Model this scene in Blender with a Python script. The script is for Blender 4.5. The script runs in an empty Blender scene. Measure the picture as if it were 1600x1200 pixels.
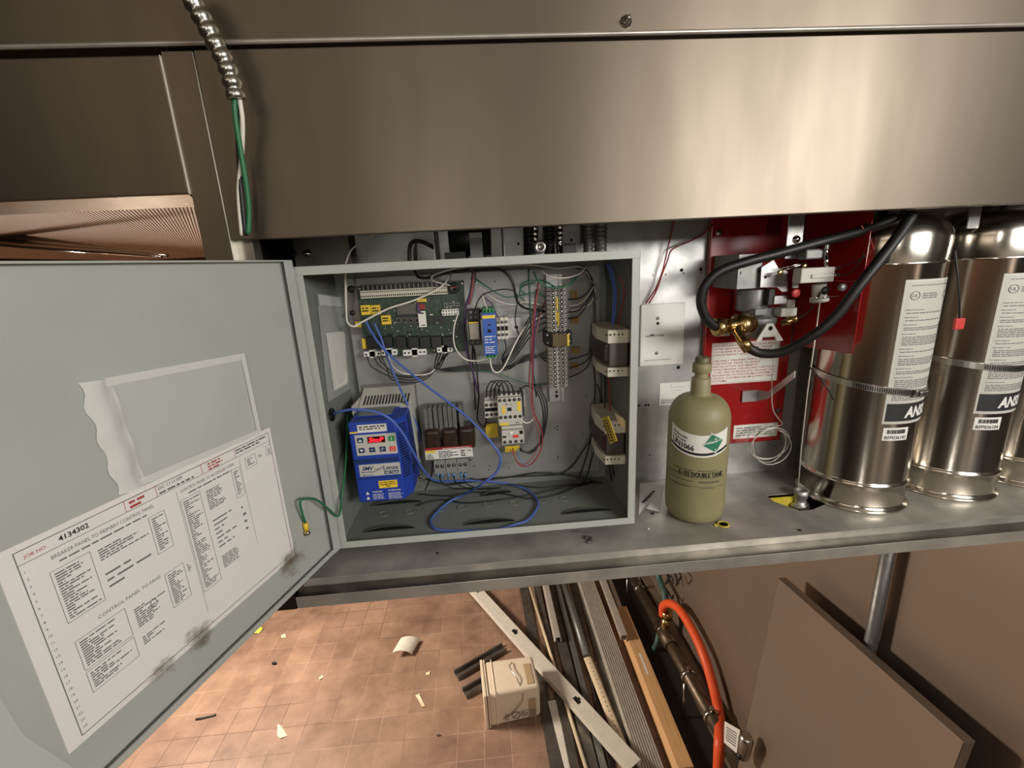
import bpy, bmesh, math, random
from mathutils import Vector, Matrix
random.seed(7)
# ---------------------------------------------------------------- camera, light, exposure
CAM = (0.31898, -0.82055, 0.5391); YAW, PITCH, ROLL, FPX = 0.059049, 0.258676, -0.05146, 700.73
scn = bpy.context.scene
col = scn.collection
def _axes():
    cy, sy, cp, sp = math.cos(YAW), math.sin(YAW), math.cos(PITCH), math.sin(PITCH)
    f = Vector((sy*cp, cy*cp, -sp)); r = Vector((cy, -sy, 0)); u = r.cross(f)
    c, s = math.cos(ROLL), math.sin(ROLL)
    return c*r + s*u, -s*r + c*u, f
CR, CU, CF = _axes()
cd = bpy.data.cameras.new('camera'); cam = bpy.data.objects.new('camera', cd); col.objects.link(cam)
cd.sensor_width = 36; cd.lens = FPX/1600*36; cd.clip_start = .02
m4 = Matrix((CR, CU, -CF)).transposed().to_4x4(); m4.translation = Vector(CAM); cam.matrix_world = m4
scn.camera = cam
w = bpy.data.worlds.new('world'); scn.world = w; w.use_nodes = True
w.node_tree.nodes['Background'].inputs[0].default_value = (.05, .045, .04, 1)
w.node_tree.nodes['Background'].inputs[1].default_value = 1
scn.view_settings.view_transform = 'Standard'; scn.view_settings.look = 'None'
scn.view_settings.exposure = 0.12; scn.view_settings.gamma = 1; scn.view_settings.use_curve_mapping = False
def area(name, loc, target, sx, sy, power, color):
    l = bpy.data.lights.new(name, 'AREA'); l.shape = 'RECTANGLE'; l.size = sx; l.size_y = sy; l.energy = power; l.color = color
    o = bpy.data.objects.new(name, l); col.objects.link(o); o.location = loc
    o.rotation_euler = (Vector(target)-Vector(loc)).to_track_quat('-Z', 'Y').to_euler()
    return o
area('work_light', (1.72, -1.72, .90), (.6, .1, .25), 1.0, .4, 37, (1, .975, .935))
area('ambient_fill', (-.9, -2.1, 1.5), (.2, .2, .2), 1.4, 1.0, 6.5, (1, .84, .66))  # added unseen light that lifts the ambient level
area('streak_light', (.2, -2.4, .6), (.3, 0, .5), .07, 1.3, 7, (1, .95, .88))  # added unseen light, makes vertical streaks on tanks and hood
area('warm_light_under_hood', (-1.9, 1.5, -.25), (-.4, 1.4, -2.05), .5, .5, 100, (1, .87, .74))
# ---------------------------------------------------------------- pixel -> world on a known plane
def ray(px, py): return CF + CR*((px-800)/FPX) - CU*((py-600)/FPX)
def at(px, py, Y=None, Z=None, X=None):
    d = ray(px, py); C = Vector(CAM)
    if Y is not None: t = (Y-C.y)/d.y
    elif Z is not None: t = (Z-C.z)/d.z
    else: t = (X-C.x)/d.x
    return C + t*d
def hit(px, py, P, N):
    d = ray(px, py); C = Vector(CAM); return C + d*((Vector(P)-C).dot(N)/d.dot(N))
def ext(Y, l, t, r, b):
    cx, cy = (l+r)/2, (t+b)/2
    return at(l, cy, Y=Y).x, at(r, cy, Y=Y).x, at(cx, b, Y=Y).z, at(cx, t, Y=Y).z
# ---------------------------------------------------------------- materials
def lin(c): return tuple(((v/255)/12.92 if v/255 <= .04045 else ((v/255+.055)/1.055)**2.4) for v in c)
def mat(name, rgb, rough=.5, metal=0., var=0., scale=30, bump=0., bscale=60, stretch=None, aniso=0., tangent=None, alpha=1., trans=0., coat=0., emit=0., rgb2=None, spec=.5):
    m = bpy.data.materials.new(name); m.use_nodes = True; nt = m.node_tree; N = nt.nodes; L = nt.links
    b = N['Principled BSDF']; c = lin(rgb)
    b.inputs['Base Color'].default_value = (*c, 1); b.inputs['Roughness'].default_value = rough; b.inputs['Metallic'].default_value = metal
    b.inputs['Specular IOR Level'].default_value = spec
    if coat: b.inputs['Coat Weight'].default_value = coat
    if alpha < 1: b.inputs['Alpha'].default_value = alpha
    if trans: b.inputs['Transmission Weight'].default_value = trans
    if emit:
        b.inputs['Emission Color'].default_value = (*c, 1); b.inputs['Emission Strength'].default_value = emit
    tc = None
    if var or bump:
        tc = N.new('ShaderNodeNewGeometry'); mp = N.new('ShaderNodeMapping'); L.new(tc.outputs['Position'], mp.inputs['Vector'])
        if stretch: mp.inputs['Scale'].default_value = stretch
    if var:
        n = N.new('ShaderNodeTexNoise'); n.inputs['Scale'].default_value = scale; n.inputs['Detail'].default_value = 6; L.new(mp.outputs[0], n.inputs['Vector'])
        rp = N.new('ShaderNodeValToRGB'); L.new(n.outputs['Fac'], rp.inputs['Fac'])
        c2 = lin(rgb2) if rgb2 else tuple(max(0, v*(1-var)) for v in c)
        rp.color_ramp.elements[0].position = .35; rp.color_ramp.elements[1].position = .68
        rp.color_ramp.elements[0].color = (*c2, 1); rp.color_ramp.elements[1].color = (*(c if rgb2 else tuple(min(1, v*(1+var*.4)) for v in c)), 1)
        L.new(rp.outputs[0], b.inputs['Base Color'])
        mr = N.new('ShaderNodeMapRange'); L.new(n.outputs['Fac'], mr.inputs[0]); mr.inputs[3].default_value = min(1, rough*1.25); mr.inputs[4].default_value = rough*.8
        L.new(mr.outputs[0], b.inputs['Roughness'])
    if bump:
        n2 = N.new('ShaderNodeTexNoise'); n2.inputs['Scale'].default_value = bscale; n2.inputs['Detail'].default_value = 4; L.new(mp.outputs[0], n2.inputs['Vector'])
        bp = N.new('ShaderNodeBump'); bp.inputs['Strength'].default_value = bump; bp.inputs['Distance'].default_value = .002
        L.new(n2.outputs['Fac'], bp.inputs['Height']); L.new(bp.outputs[0], b.inputs['Normal'])
    if aniso:
        b.inputs['Anisotropic'].default_value = aniso
        cx = N.new('ShaderNodeCombineXYZ')
        for i in range(3): cx.inputs[i].default_value = tangent[i]
        L.new(cx.outputs[0], b.inputs['Tangent'])
    return m
M = {}
M['hood'] = mat('brushed_stainless', (126, 116, 103), .44, .92, var=.11, scale=9, stretch=(1, 1, .2), bump=.02, bscale=40, aniso=.62, tangent=(0, 0, 1))
M['steel'] = mat('stainless', (190, 186, 178), .28, 1, var=.12, scale=18)
M['wallsteel'] = mat('stainless_wall', (140, 124, 110), .42, .5, var=.08, scale=4, bump=.12, bscale=5)
M['dksteel'] = mat('dark_stainless', (120, 116, 110), .3, 1, var=.3, scale=14, bump=.1, bscale=30)
M['shelf'] = mat('worn_stainless', (170, 166, 158), .42, .4, var=.3, scale=12, bump=.2, bscale=35)
M['rail'] = mat('rail_steel', (186, 180, 170), .36, .6, var=.25, scale=14, bump=.1, bscale=30)
M['bright'] = mat('bright_zinc_and_glint', (236, 230, 214), .4, .25, var=.08, scale=14)  # bright metal, also the painted edge glints and lit strip
M['floor_shade'] = mat('shaded_floor', (34, 26, 21), .6, var=.3, scale=20)  # near-black tone painted in for the shade below the gas pipe
M['galv'] = mat('galvanised', (186, 186, 182), .42, .8, var=.16, scale=30, bump=.05)
M['chrome'] = mat('chrome', (225, 222, 215), .12, 1)
M['tank'] = mat('polished_steel', (214, 206, 194), .19, 1, var=.08, scale=5, stretch=(1, 1, .15), aniso=.5, tangent=(0, 0, 1))
M['band'] = mat('clamp_steel', (200, 196, 188), .3, 1)
M['paint'] = mat('grey_enamel', (172, 175, 168), .42, 0, var=.05, scale=9, bump=.1, bscale=350)
M['plate'] = mat('back_plate_grey', (150, 150, 146), .4, .35, var=.08, scale=12)
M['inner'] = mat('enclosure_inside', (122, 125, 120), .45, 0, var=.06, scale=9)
M['dark'] = mat('black_plastic', (22, 22, 22), .45)
M['rubber'] = mat('black_rubber', (20, 20, 20), .5, bump=.1, bscale=200)
M['hole'] = mat('dark_hole', (8, 8, 8), .9)
M['grey'] = mat('grey_plastic', (128, 128, 124), .5)
M['ltgrey'] = mat('light_grey_plastic', (186, 184, 174), .5)
M['cream'] = mat('cream_plastic', (212, 206, 186), .5)
M['white'] = mat('white_plastic', (222, 220, 212), .45)
M['paper'] = mat('paper', (226, 222, 216), .7, var=.03, scale=20)
M['plain'] = mat('label_white', (222, 220, 212), .5)
M['ink'] = mat('black_ink', (32, 32, 34), .6)
M['greyink'] = mat('grey_ink', (112, 108, 108), .6)
M['redink'] = mat('red_ink', (170, 70, 70), .6)
M['pcb'] = mat('green_board', (22, 42, 30), .45, var=.5, scale=160, rgb2=(56, 74, 58))
M['chip'] = mat('chip_black', (26, 27, 27), .4)
M['lcd'] = mat('lcd_grey', (92, 92, 82), .25)
M['amber'] = mat('amber_marker', (150, 118, 36), .5)
M['yellow'] = mat('yellow_label', (232, 196, 52), .5)
M['blue'] = mat('blue_plastic', (32, 62, 158), .42, bump=.05, bscale=400)
M['cobalt'] = mat('module_blue', (46, 88, 172), .45)
M['navy'] = mat('navy', (26, 46, 96), .45)
M['redbtn'] = mat('red_button', (214, 70, 48), .4)
M['greenbtn'] = mat('green_button', (40, 140, 70), .4)
M['led'] = mat('led_red', (255, 30, 40), .4, emit=2.5)
M['ledbg'] = mat('led_window', (50, 6, 8), .2)
M['red'] = mat('red_enamel', (150, 20, 22), .25, coat=.4, var=.08, scale=8)
M['redplastic'] = mat('red_plastic', (196, 62, 58), .4)
M['olive'] = mat('olive_paint', (138, 131, 93), .5, var=.08, scale=30, bump=.12, bscale=500)
M['oliveplug'] = mat('olive_cap', (96, 90, 62), .45)
M['brass'] = mat('brass', (196, 166, 108), .25, 1, var=.15, scale=30)
M['castgrey'] = mat('cast_metal', (124, 124, 120), .42, .5, var=.15, scale=40)
M['alu'] = mat('aluminium', (214, 208, 196), .42, .5, var=.12, scale=20)
M['dkalu'] = mat('dark_metal', (110, 104, 98), .42, .6, var=.3, scale=16)
M['rust'] = mat('laminations', (92, 84, 74), .4, .8, var=.3, scale=60)
M['copper'] = mat('coil_varnish', (54, 40, 30), .3, var=.4, scale=80)
M['darkamber'] = mat('amber_relay', (104, 92, 66), .2, trans=.1)
M['wirewhite'] = mat('white_wire', (222, 216, 202), .45)
M['wireblack'] = mat('black_wire', (24, 24, 25), .45)
M['wiregreen'] = mat('green_wire', (36, 104, 66), .45)
M['wireteal'] = mat('dark_green_wire', (38, 76, 64), .45)
M['wireblue'] = mat('blue_cable', (74, 100, 176), .5)
M['wireltblue'] = mat('light_blue_wire', (92, 132, 172), .5)
M['wirered'] = mat('red_wire', (146, 36, 38), .45)
M['wirepink'] = mat('brown_pink_wire', (142, 84, 84), .5)
M['wirepurple'] = mat('purple_wire', (78, 58, 98), .5)
M['orange'] = mat('orange_hose', (232, 88, 40), .45)
M['teal'] = mat('teal_hose', (62, 92, 86), .55, var=.3, scale=30)
M['pipe'] = mat('old_pipe', (112, 98, 82), .42, .8, var=.35, scale=14)
M['wood'] = mat('tan_board', (212, 166, 114), .55, var=.12, scale=14, stretch=(4, .4, 4))
M['bucket'] = mat('pail_plastic', (226, 208, 182), .5, var=.06, scale=14)
M['tan'] = mat('tan_sticker', (178, 150, 112), .6)
M['creamtube'] = mat('cream_tube', (226, 204, 168), .5, var=.06, scale=18)
M['lime'] = mat('lime_cloth', (188, 196, 58), .7, var=.15, scale=60)
M['yellowplastic'] = mat('yellow_plastic', (196, 176, 60), .4)
M['green'] = mat('hazard_green', (44, 116, 88), .5)
M['film'] = mat('clear_film', (236, 238, 232), .16, alpha=.33, bump=1.0, bscale=24, spec=.8)
M['film2'] = mat('clear_film_fold', (240, 240, 234), .22, alpha=.6, bump=.8, bscale=40, spec=.8)
M['brownwall'] = mat('brown_wall', (120, 92, 70), .6, var=.1, scale=3)
M['darkwall'] = mat('dark_wall', (74, 62, 52), .7, var=.15, scale=3)
M['ceil'] = mat('ceiling_paint', (150, 140, 126), .8, var=.06, scale=3)
def stain_mat():
    m = bpy.data.materials.new('rust_stain'); m.use_nodes = True; nt = m.node_tree; N = nt.nodes; L = nt.links; b = N['Principled BSDF']
    b.inputs['Base Color'].default_value = (*lin((92, 74, 40)), 1); b.inputs['Roughness'].default_value = .8
    uv = N.new('ShaderNodeTexCoord'); g = N.new('ShaderNodeNewGeometry')
    vm = N.new('ShaderNodeVectorMath'); vm.operation = 'DISTANCE'; L.new(uv.outputs['UV'], vm.inputs[0]); vm.inputs[1].default_value = (.5, .5, 0)
    n = N.new('ShaderNodeTexNoise'); n.inputs['Scale'].default_value = 55; n.inputs['Detail'].default_value = 8; n.inputs['Roughness'].default_value = .7; L.new(g.outputs['Position'], n.inputs['Vector'])
    f = N.new('ShaderNodeMapRange'); L.new(vm.outputs['Value'], f.inputs[0]); f.inputs[1].default_value = .5; f.inputs[2].default_value = 0; f.inputs[3].default_value = -.42; f.inputs[4].default_value = .22
    ad = N.new('ShaderNodeMath'); ad.operation = 'ADD'; L.new(f.outputs[0], ad.inputs[0]); L.new(n.outputs['Fac'], ad.inputs[1])
    r = N.new('ShaderNodeMapRange'); L.new(ad.outputs[0], r.inputs[0]); r.inputs[1].default_value = .38; r.inputs[2].default_value = .85; r.inputs[3].default_value = 0; r.inputs[4].default_value = .85
    L.new(r.outputs[0], b.inputs['Alpha'])
    return m
def floor_mat():
    m = bpy.data.materials.new('quarry_tile'); m.use_nodes = True; nt = m.node_tree; N = nt.nodes; L = nt.links; b = N['Principled BSDF']
    g = N.new('ShaderNodeNewGeometry'); mp = N.new('ShaderNodeMapping'); L.new(g.outputs['Position'], mp.inputs[0])
    mp.inputs['Location'].default_value = (.283+.152*40, -1.337+.152*60, 0)
    br = N.new('ShaderNodeTexBrick'); br.offset = 0; br.squash = 1; L.new(mp.outputs[0], br.inputs['Vector'])
    br.inputs['Scale'].default_value = 1; br.inputs['Brick Width'].default_value = .152; br.inputs['Row Height'].default_value = .152
    br.inputs['Mortar Size'].default_value = .0018; br.inputs['Mortar Smooth'].default_value = .3; br.inputs['Bias'].default_value = 0
    br.inputs['Color1'].default_value = (*lin((160, 130, 108)), 1); br.inputs['Color2'].default_value = (*lin((146, 117, 98)), 1)
    n = N.new('ShaderNodeTexNoise'); n.inputs['Scale'].default_value = 3.2; n.inputs['Detail'].default_value = 8; n.inputs['Roughness'].default_value = .7; L.new(g.outputs['Position'], n.inputs['Vector'])
    rp = N.new('ShaderNodeValToRGB'); rp.color_ramp.elements[0].position = .3; rp.color_ramp.elements[1].position = .7
    rp.color_ramp.elements[0].color = (.5, .45, .42, 1); rp.color_ramp.elements[1].color = (1.12, 1.1, 1.08, 1); L.new(n.outputs['Fac'], rp.inputs[0])
    mo = N.new('ShaderNodeValToRGB'); mo.color_ramp.elements[0].position = .4; mo.color_ramp.elements[1].position = .6
    mo.color_ramp.elements[0].color = (*lin((96, 72, 62)), 1); mo.color_ramp.elements[1].color = (*lin((192, 158, 138)), 1)
    n3 = N.new('ShaderNodeTexNoise'); n3.inputs['Scale'].default_value = 1.8; L.new(g.outputs['Position'], n3.inputs['Vector']); L.new(n3.outputs['Fac'], mo.inputs[0])
    L.new(mo.outputs[0], br.inputs['Mortar'])
    mx = N.new('ShaderNodeMix'); mx.data_type = 'RGBA'; mx.blend_type = 'MULTIPLY'; mx.inputs[0].default_value = 1
    L.new(br.outputs['Color'], mx.inputs[6]); L.new(rp.outputs[0], mx.inputs[7]); L.new(mx.outputs[2], b.inputs['Base Color'])
    b.inputs['Roughness'].default_value = .5
    bp = N.new('ShaderNodeBump'); bp.inputs['Strength'].default_value = .4; bp.inputs['Distance'].default_value = .002; bp.invert = True
    L.new(br.outputs['Fac'], bp.inputs['Height']); L.new(bp.outputs[0], b.inputs['Normal'])
    return m
M['tile'] = floor_mat(); M['stain'] = stain_mat()
def rib_mat():
    m = mat('ribbed_stainless', (214, 184, 158), .6, .08); nt = m.node_tree; N = nt.nodes; L = nt.links; b = N['Principled BSDF']
    g = N.new('ShaderNodeNewGeometry'); mp = N.new('ShaderNodeMapping'); L.new(g.outputs['Position'], mp.inputs[0])
    mp.inputs['Rotation'].default_value = (0, 0, math.radians(-29))
    wv = N.new('ShaderNodeTexWave'); wv.bands_direction = 'X'; wv.inputs['Scale'].default_value = 55; L.new(mp.outputs[0], wv.inputs['Vector'])
    bp = N.new('ShaderNodeBump'); bp.inputs['Strength'].default_value = .7; bp.inputs['Distance'].default_value = .004
    L.new(wv.outputs['Fac'], bp.inputs['Height']); L.new(bp.outputs[0], b.inputs['Normal'])
    return m
M['ribbed'] = rib_mat()
# ---------------------------------------------------------------- mesh builder
def frame(o, ex=(1, 0, 0), ey=(0, 1, 0), ez=(0, 0, 1)):
    o, ex, ey, ez = Vector(o), Vector(ex), Vector(ey), Vector(ez)
    return lambda p: o + ex*p[0] + ey*p[1] + ez*p[2]
def smoothpath(pts, n=8):
    P = [Vector(p) for p in pts]
    if len(P) < 3: return P
    out = []
    for i in range(len(P)-1):
        p0 = P[i-1] if i else P[0]*2-P[1]; p1, p2 = P[i], P[i+1]; p3 = P[i+2] if i+2 < len(P) else P[-1]*2-P[-2]
        for k in range(n):
            t = k/n
            out.append(.5*((2*p1)+(p2-p0)*t+(2*p0-5*p1+4*p2-p3)*t*t+(3*p1-p0-3*p2+p3)*t**3))
    out.append(P[-1]); return out
TXT = {}
def textmesh(s, bold=0., shear=0.):
    k = (s, bold, shear)
    if k in TXT: return TXT[k]
    c = bpy.data.curves.new('t', 'FONT'); c.body = s; c.resolution_u = 2; c.offset = bold; c.shear = shear; c.size = 1
    o = bpy.data.objects.new('t', c); col.objects.link(o)
    dg = bpy.context.evaluated_depsgraph_get(); me = bpy.data.meshes.new_from_object(o.evaluated_get(dg))
    vs = [tuple(v.co) for v in me.vertices]; fs = [tuple(p.vertices) for p in me.polygons]
    bpy.data.objects.remove(o); bpy.data.curves.remove(c); bpy.data.meshes.remove(me)
    xs = [v[0] for v in vs] or [0]; ys = [v[1] for v in vs] or [0]
    r = (vs, fs, min(xs), max(xs), min(ys), max(ys)); TXT[k] = r; return r
class MB:
    def __init__(s, T=None): s.v = []; s.f = []; s.fm = []; s.fs = []; s.mats = []; s.cm = 0; s.T = T or (lambda p: Vector(p)); s.sm = False
    def m(s, name):
        if name not in s.mats: s.mats.append(name)
        s.cm = s.mats.index(name); return s
    def add(s, vs, fs, smooth=False):
        b = len(s.v); s.v += [s.T(p) for p in vs]
        for f in fs: s.f.append(tuple(b+i for i in f)); s.fm.append(s.cm); s.fs.append(smooth)
        return s
    def box(s, x0, x1, y0, y1, z0, z1):
        return s.add([(x0,y0,z0),(x1,y0,z0),(x1,y1,z0),(x0,y1,z0),(x0,y0,z1),(x1,y0,z1),(x1,y1,z1),(x0,y1,z1)],
                     [(0,3,2,1),(4,5,6,7),(0,1,5,4),(1,2,6,5),(2,3,7,6),(3,0,4,7)])
    def prism(s, poly, off):
        n = len(poly); off = Vector(off); P = [Vector(p) for p in poly]
        return s.add(P+[p+off for p in P], [tuple(range(n))[::-1], tuple(range(n, 2*n))]+[(i,(i+1)%n,n+(i+1)%n,n+i) for i in range(n)])
    def quad(s, a, b, c, d): return s.add([a,b,c,d], [(0,1,2,3)])
    def rect(s, x0, x1, z0, z1, y, nx=1):
        vs = []; fs = []
        for i in range(nx+1):
            x = x0+(x1-x0)*i/nx; vs += [(x,y,z0),(x,y,z1)]
        for i in range(nx): fs.append((2*i,2*i+2,2*i+3,2*i+1))
        return s.add(vs, fs)
    def tube(s, pts, r, n=8, smooth=True, cap=True):
        P = [Vector(p) for p in pts]; R = r if isinstance(r, (list, tuple)) else [r]*len(P)
        vs = []; fs = []; up = None
        for i, p in enumerate(P):
            t = (P[min(i+1,len(P)-1)]-P[max(i-1,0)])
            t = t.normalized() if t.length > 1e-9 else Vector((0,0,1))
            if up is None: up = t.orthogonal().normalized()
            a = (up - t*up.dot(t)); a = a.normalized() if a.length > 1e-6 else t.orthogonal().normalized(); up = a; b = t.cross(a)
            for k in range(n):
                an = 2*math.pi*k/n; vs.append(p+(a*math.cos(an)+b*math.sin(an))*R[i])
        for i in range(len(P)-1):
            for k in range(n): fs.append((i*n+k, i*n+(k+1)%n, (i+1)*n+(k+1)%n, (i+1)*n+k))
        s.add(vs, fs, smooth)
        if cap:
            b = len(s.v)-len(vs); s.f.append(tuple(b+k for k in range(n))[::-1]); s.f.append(tuple(b+len(vs)-n+k for k in range(n))); s.fm += [s.cm]*2; s.fs += [False]*2
        return s
    def cyl(s, p0, p1, r, r1=None, n=16): return s.tube([p0, p1], [r, r if r1 is None else r1], n)
    def lathe(s, c, prof, n=40, ax=(0,0,1)):
        c = Vector(c); ax = Vector(ax).normalized(); a = Vector((1,0,0)) if abs(ax.x) < .9 else Vector((0,1,0)); a = (a-ax*a.dot(ax)).normalized(); b = ax.cross(a)
        vs = []; fs = []
        for (r, z) in prof:
            for k in range(n):
                an = 2*math.pi*k/n; vs.append(c+ax*z+(a*math.cos(an)+b*math.sin(an))*r)
        for i in range(len(prof)-1):
            for k in range(n): fs.append((i*n+k, i*n+(k+1)%n, (i+1)*n+(k+1)%n, (i+1)*n+k))
        s.add(vs, fs, True)
        if prof[0][0] > 1e-5: s.add(vs[:n], [tuple(range(n))[::-1]])
        if prof[-1][0] > 1e-5: s.add(vs[-n:], [tuple(range(n))])
        return s
    def text(s, t, x, z, h=None, y=0, width=None, align='l', bold=0., shear=0., rot=0.):
        vs, fs, x0, x1, y0, y1 = textmesh(t, bold, shear)
        if h is None: k = width/(x1-x0); kz = k
        else: kz = h/.70; k = kz if width is None else width/(x1-x0)
        wd = (x1-x0)*k; dx = {'l': 0, 'c': -wd/2, 'r': -wd}[align]
        cr, sr = math.cos(rot), math.sin(rot); out = []
        for v in vs:
            a, b = (v[0]-x0)*k+dx, v[1]*kz; out.append((x+a*cr-b*sr, y, z+a*sr+b*cr))
        return s.add(out, fs)
    def greek(s, x0, x1, z0, z1, y, pitch, fill=.55, lo=.4, hi=1., rnd=None):
        rnd = rnd or random; z = z1-pitch
        while z >= z0-1e-6:
            x = x0; end = x0+(x1-x0)*rnd.uniform(lo, hi)
            while x < end:
                wd = min(pitch*rnd.uniform(.8, 3.6), end-x); s.rect(x, x+wd, z, z+pitch*fill, y); x += wd+pitch*.45
            z -= pitch
        return s
    def build(s, name, parent=None, bevel=0., seg=2, label=None, cat=None, group=None, kind=None, base=None):
        mn = Vector([min(v[i] for v in s.v) for i in range(3)]); mx = Vector([max(v[i] for v in s.v) for i in range(3)])
        o0 = Vector(base) if base else Vector(((mn.x+mx.x)/2, (mn.y+mx.y)/2, mn.z))
        me = bpy.data.meshes.new(name); me.from_pydata([v-o0 for v in s.v], [], s.f)
        for k in s.mats: me.materials.append(M[k])
        me.polygons.foreach_set('material_index', s.fm); me.polygons.foreach_set('use_smooth', s.fs)
        me.update()
        o = bpy.data.objects.new(name, me); col.objects.link(o)
        if parent is not None:
            o.parent = parent; pw = Vector((0,0,0)); p = parent
            while p is not None: pw += Vector(p.location); p = p.parent
            o.location = o0-pw
        else: o.location = o0
        if bevel:
            b = o.modifiers.new('bevel', 'BEVEL'); b.width = bevel; b.segments = seg; b.limit_method = 'ANGLE'; b.angle_limit = math.radians(40)
        if label: o['label'] = label
        if cat: o['category'] = cat
        if group: o['group'] = group
        if kind: o['kind'] = kind
        return o
def thing(name, label, cat, loc, group=None):
    o = bpy.data.objects.new(name, None); col.objects.link(o); o.location = loc; o.empty_display_size = .02
    o['label'] = label; o['category'] = cat
    if group: o['group'] = group
    return o
def dup(root, off, label=None):
    r = root.copy(); col.objects.link(r); r.location = Vector(root.location)+Vector(off)
    if label: r['label'] = label
    for ch in list(root.children):
        c = ch.copy(); col.objects.link(c); c.parent = r
        for g in ch.children:
            d = g.copy(); col.objects.link(d); d.parent = c
    return r
F = -2.05; S = -.02; WY = .22; PY = .2
# ---------------------------------------------------------------- the setting
MB().m('tile').box(-3, 2.6, -3, 3.6, F-.1, F).build('floor', kind='structure')
MB().m('ceil').box(-3, 2.7, -3, 3.7, 1.6, 1.7).build('ceiling', kind='structure')
MB().m('darkwall').box(2.6, 2.7, -3, 3.6, F, 1.6).build('wall_outer', kind='structure')
MB().m('wallsteel').box(1.5, 1.6, -3, 3.6, F, -.08).build('wall_right', kind='structure')
MB().m('darkwall').box(-3.1, -3, -3, 3.6, F, 1.6).build('wall_left', kind='structure')
MB().m('brownwall').box(-3.1, 2.7, 3.6, 3.7, F, 1.6).build('wall_far', kind='structure')
MB().m('darkwall').box(-3.1, 2.7, -3.1, -3, F, 1.6).build('wall_near', kind='structure')
for i, (x0, x1, k) in enumerate([(.95, 1.6, 'white'), (.72, .8, 'white'), (.52, .58, 'ceil'), (.25, .42, 'ceil'), (-.1, -.02, 'ceil')]):
    MB().m(k).box(x0, x1, -3, -2.96, F, 1.45).build('reflection_strip_%d' % (i+1), kind='structure')  # pale strips added behind the camera for reflected bands in the hood

# ---------------------------------------------------------------- hood
hood = thing('exhaust_hood', 'long brushed stainless exhaust hood front spanning the top of the view', 'hood', (.3, -.07, .6))
h = MB().m('hood'); h.box(-1.6, 1.715, -.083, .02, .851, 1.3); h.m('rail').cyl((-1.6,-.0812,.8535),(1.715,-.0812,.8535),.0032,n=14)
h.build('fascia', hood, bevel=.004, seg=3)
h = MB().m('hood'); h.box(-.0535, 1.715, -.076, -.073, .597, .8475); h.box(-.0535, 1.715, -.073, -.055, .597, .600)
h.build('front_panel', hood, bevel=.0012)
h = MB().m('hood'); h.box(-.097, -.055, -.075, -.045, -.04, .847); h.m('bright').box(-.0551, -.0544, -.0768, -.06, .55, .845).box(-.0984, -.0977, -.0785, -.06, .664, .842)  # thin bright strips paint the light caught on the sheet edges
h.build('corner_post', hood, bevel=.001)
h = MB().m('hood'); h.box(-1.6, -.0985, -.078, -.06, .664, .842)
h.build('access_panel', hood, bevel=.002)
h = MB().m('steel'); h.prism([(-1.6,-.076,.6635),(-1.6,-.05,.650),(-1.6,-.046,.653),(-1.6,-.060,.6635)], (1.5, 0, 0))
h.build('drip_lip', hood)
h = MB().m('ribbed').box(-1.6, -.1, -.05, 1.9, .668, .68)
h.build('ribbed_liner', hood, label='ribbed stainless liner under the hood')
p = at(978, 34, Y=-.083); b = MB().m('steel').lathe(p, [(.0085, 0), (.0085, .0015), (.005, .0015), (.005, .006), (.0028, .007), (.0028, .014), (0, .014)], 8, (0,-1,0)); b.build('screw', hood)
# ---------------------------------------------------------------- utility cabinet
cab = thing('utility_cabinet', 'stainless hood end cabinet with dented shelf, front rail and drilled galvanised back', 'cabinet', (.8, .05, -.06))
b = MB().m('galv').box(-.08, 1.7, WY, WY+.004, -.03, .9)
b.m('hole')
for (px, py, r) in [(1065,422,.004),(1068,427,.0018),(1040,429,.0018),(1020,430,.0015),(1095,421,.004),(1096,426,.0018),(1060,574,.0045),(1009,633,.003),(1013,633,.003),(998,634,.003),(1015,711,.002),(1210,697,.002),(810,381,.003),(893,375,.003)]:
    p = at(px, py, Y=WY-.0005); b.lathe(p, [(r,0),(r,.0002)], 10, (0,-1,0))
b.build('back_panel', cab)
hx0, hx1, hy0, hy1 = .965, 1.075, .025, .10
b = MB().m('shelf')
for (x0,x1,y0,y1) in [(-.06,hx0,-.06,WY),(hx1,1.7,-.06,WY),(hx0,hx1,-.06,hy0),(hx0,hx1,hy1,WY)]: b.box(x0,x1,y0,y1,S-.0025,S)
b.add([(hx0,hy0,S),(hx0+.03,hy0,S),(hx0,hy0+.045,S)], [(0,1,2)]); b.add([(hx1-.05,hy0,S),(hx1,hy0,S),(hx1,hy0+.02,S)], [(0,1,2)])
b.build('shelf', cab)
b = MB().m('dksteel').box(-.06,1.7,-.0885,-.0605,S-.0165,S-.0155)
b.m('rail').prism([(-.06,-.0601,S),(-.06,-.0601,S-.018),(-.06,-.082,S-.020),(-.06,-.084,S-.016),(-.06,-.089,S-.016),(-.06,-.089,S-.04),(-.06,-.086,S-.042),(-.06,-.055,S-.042),(-.06,-.055,S-.004)], (1.76,0,0))
b.build('front_rail', cab, bevel=.001)
b = MB().m('dksteel').box(-.1,-.061,-.089,-.04,S-.042,S-.004); b.box(-.064,-.061,-.089,.0,S-.042,S+.012); b.build('rail_end', cab, bevel=.002)
b = MB().m('dksteel').box(-.08,-.078,-.04,WY,-.03,.9); b.m('steel').box(-.0775,-.03,-.06,-.035,.54,.66); b.build('side_panel', cab)
b = MB().m('dksteel').box(-.08,1.7,-.02,WY,.86,.864); b.build('top_panel', cab)
b = MB().m('yellowplastic'); q0 = at(1208,768,Z=S-.03); b.box(hx0+.004,hx0+.065,hy1-.012,hy1-.008,S-.055,S-.003); b.build('conduit_tape', cab, label='yellow edge inside the torn shelf hole')
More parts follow.
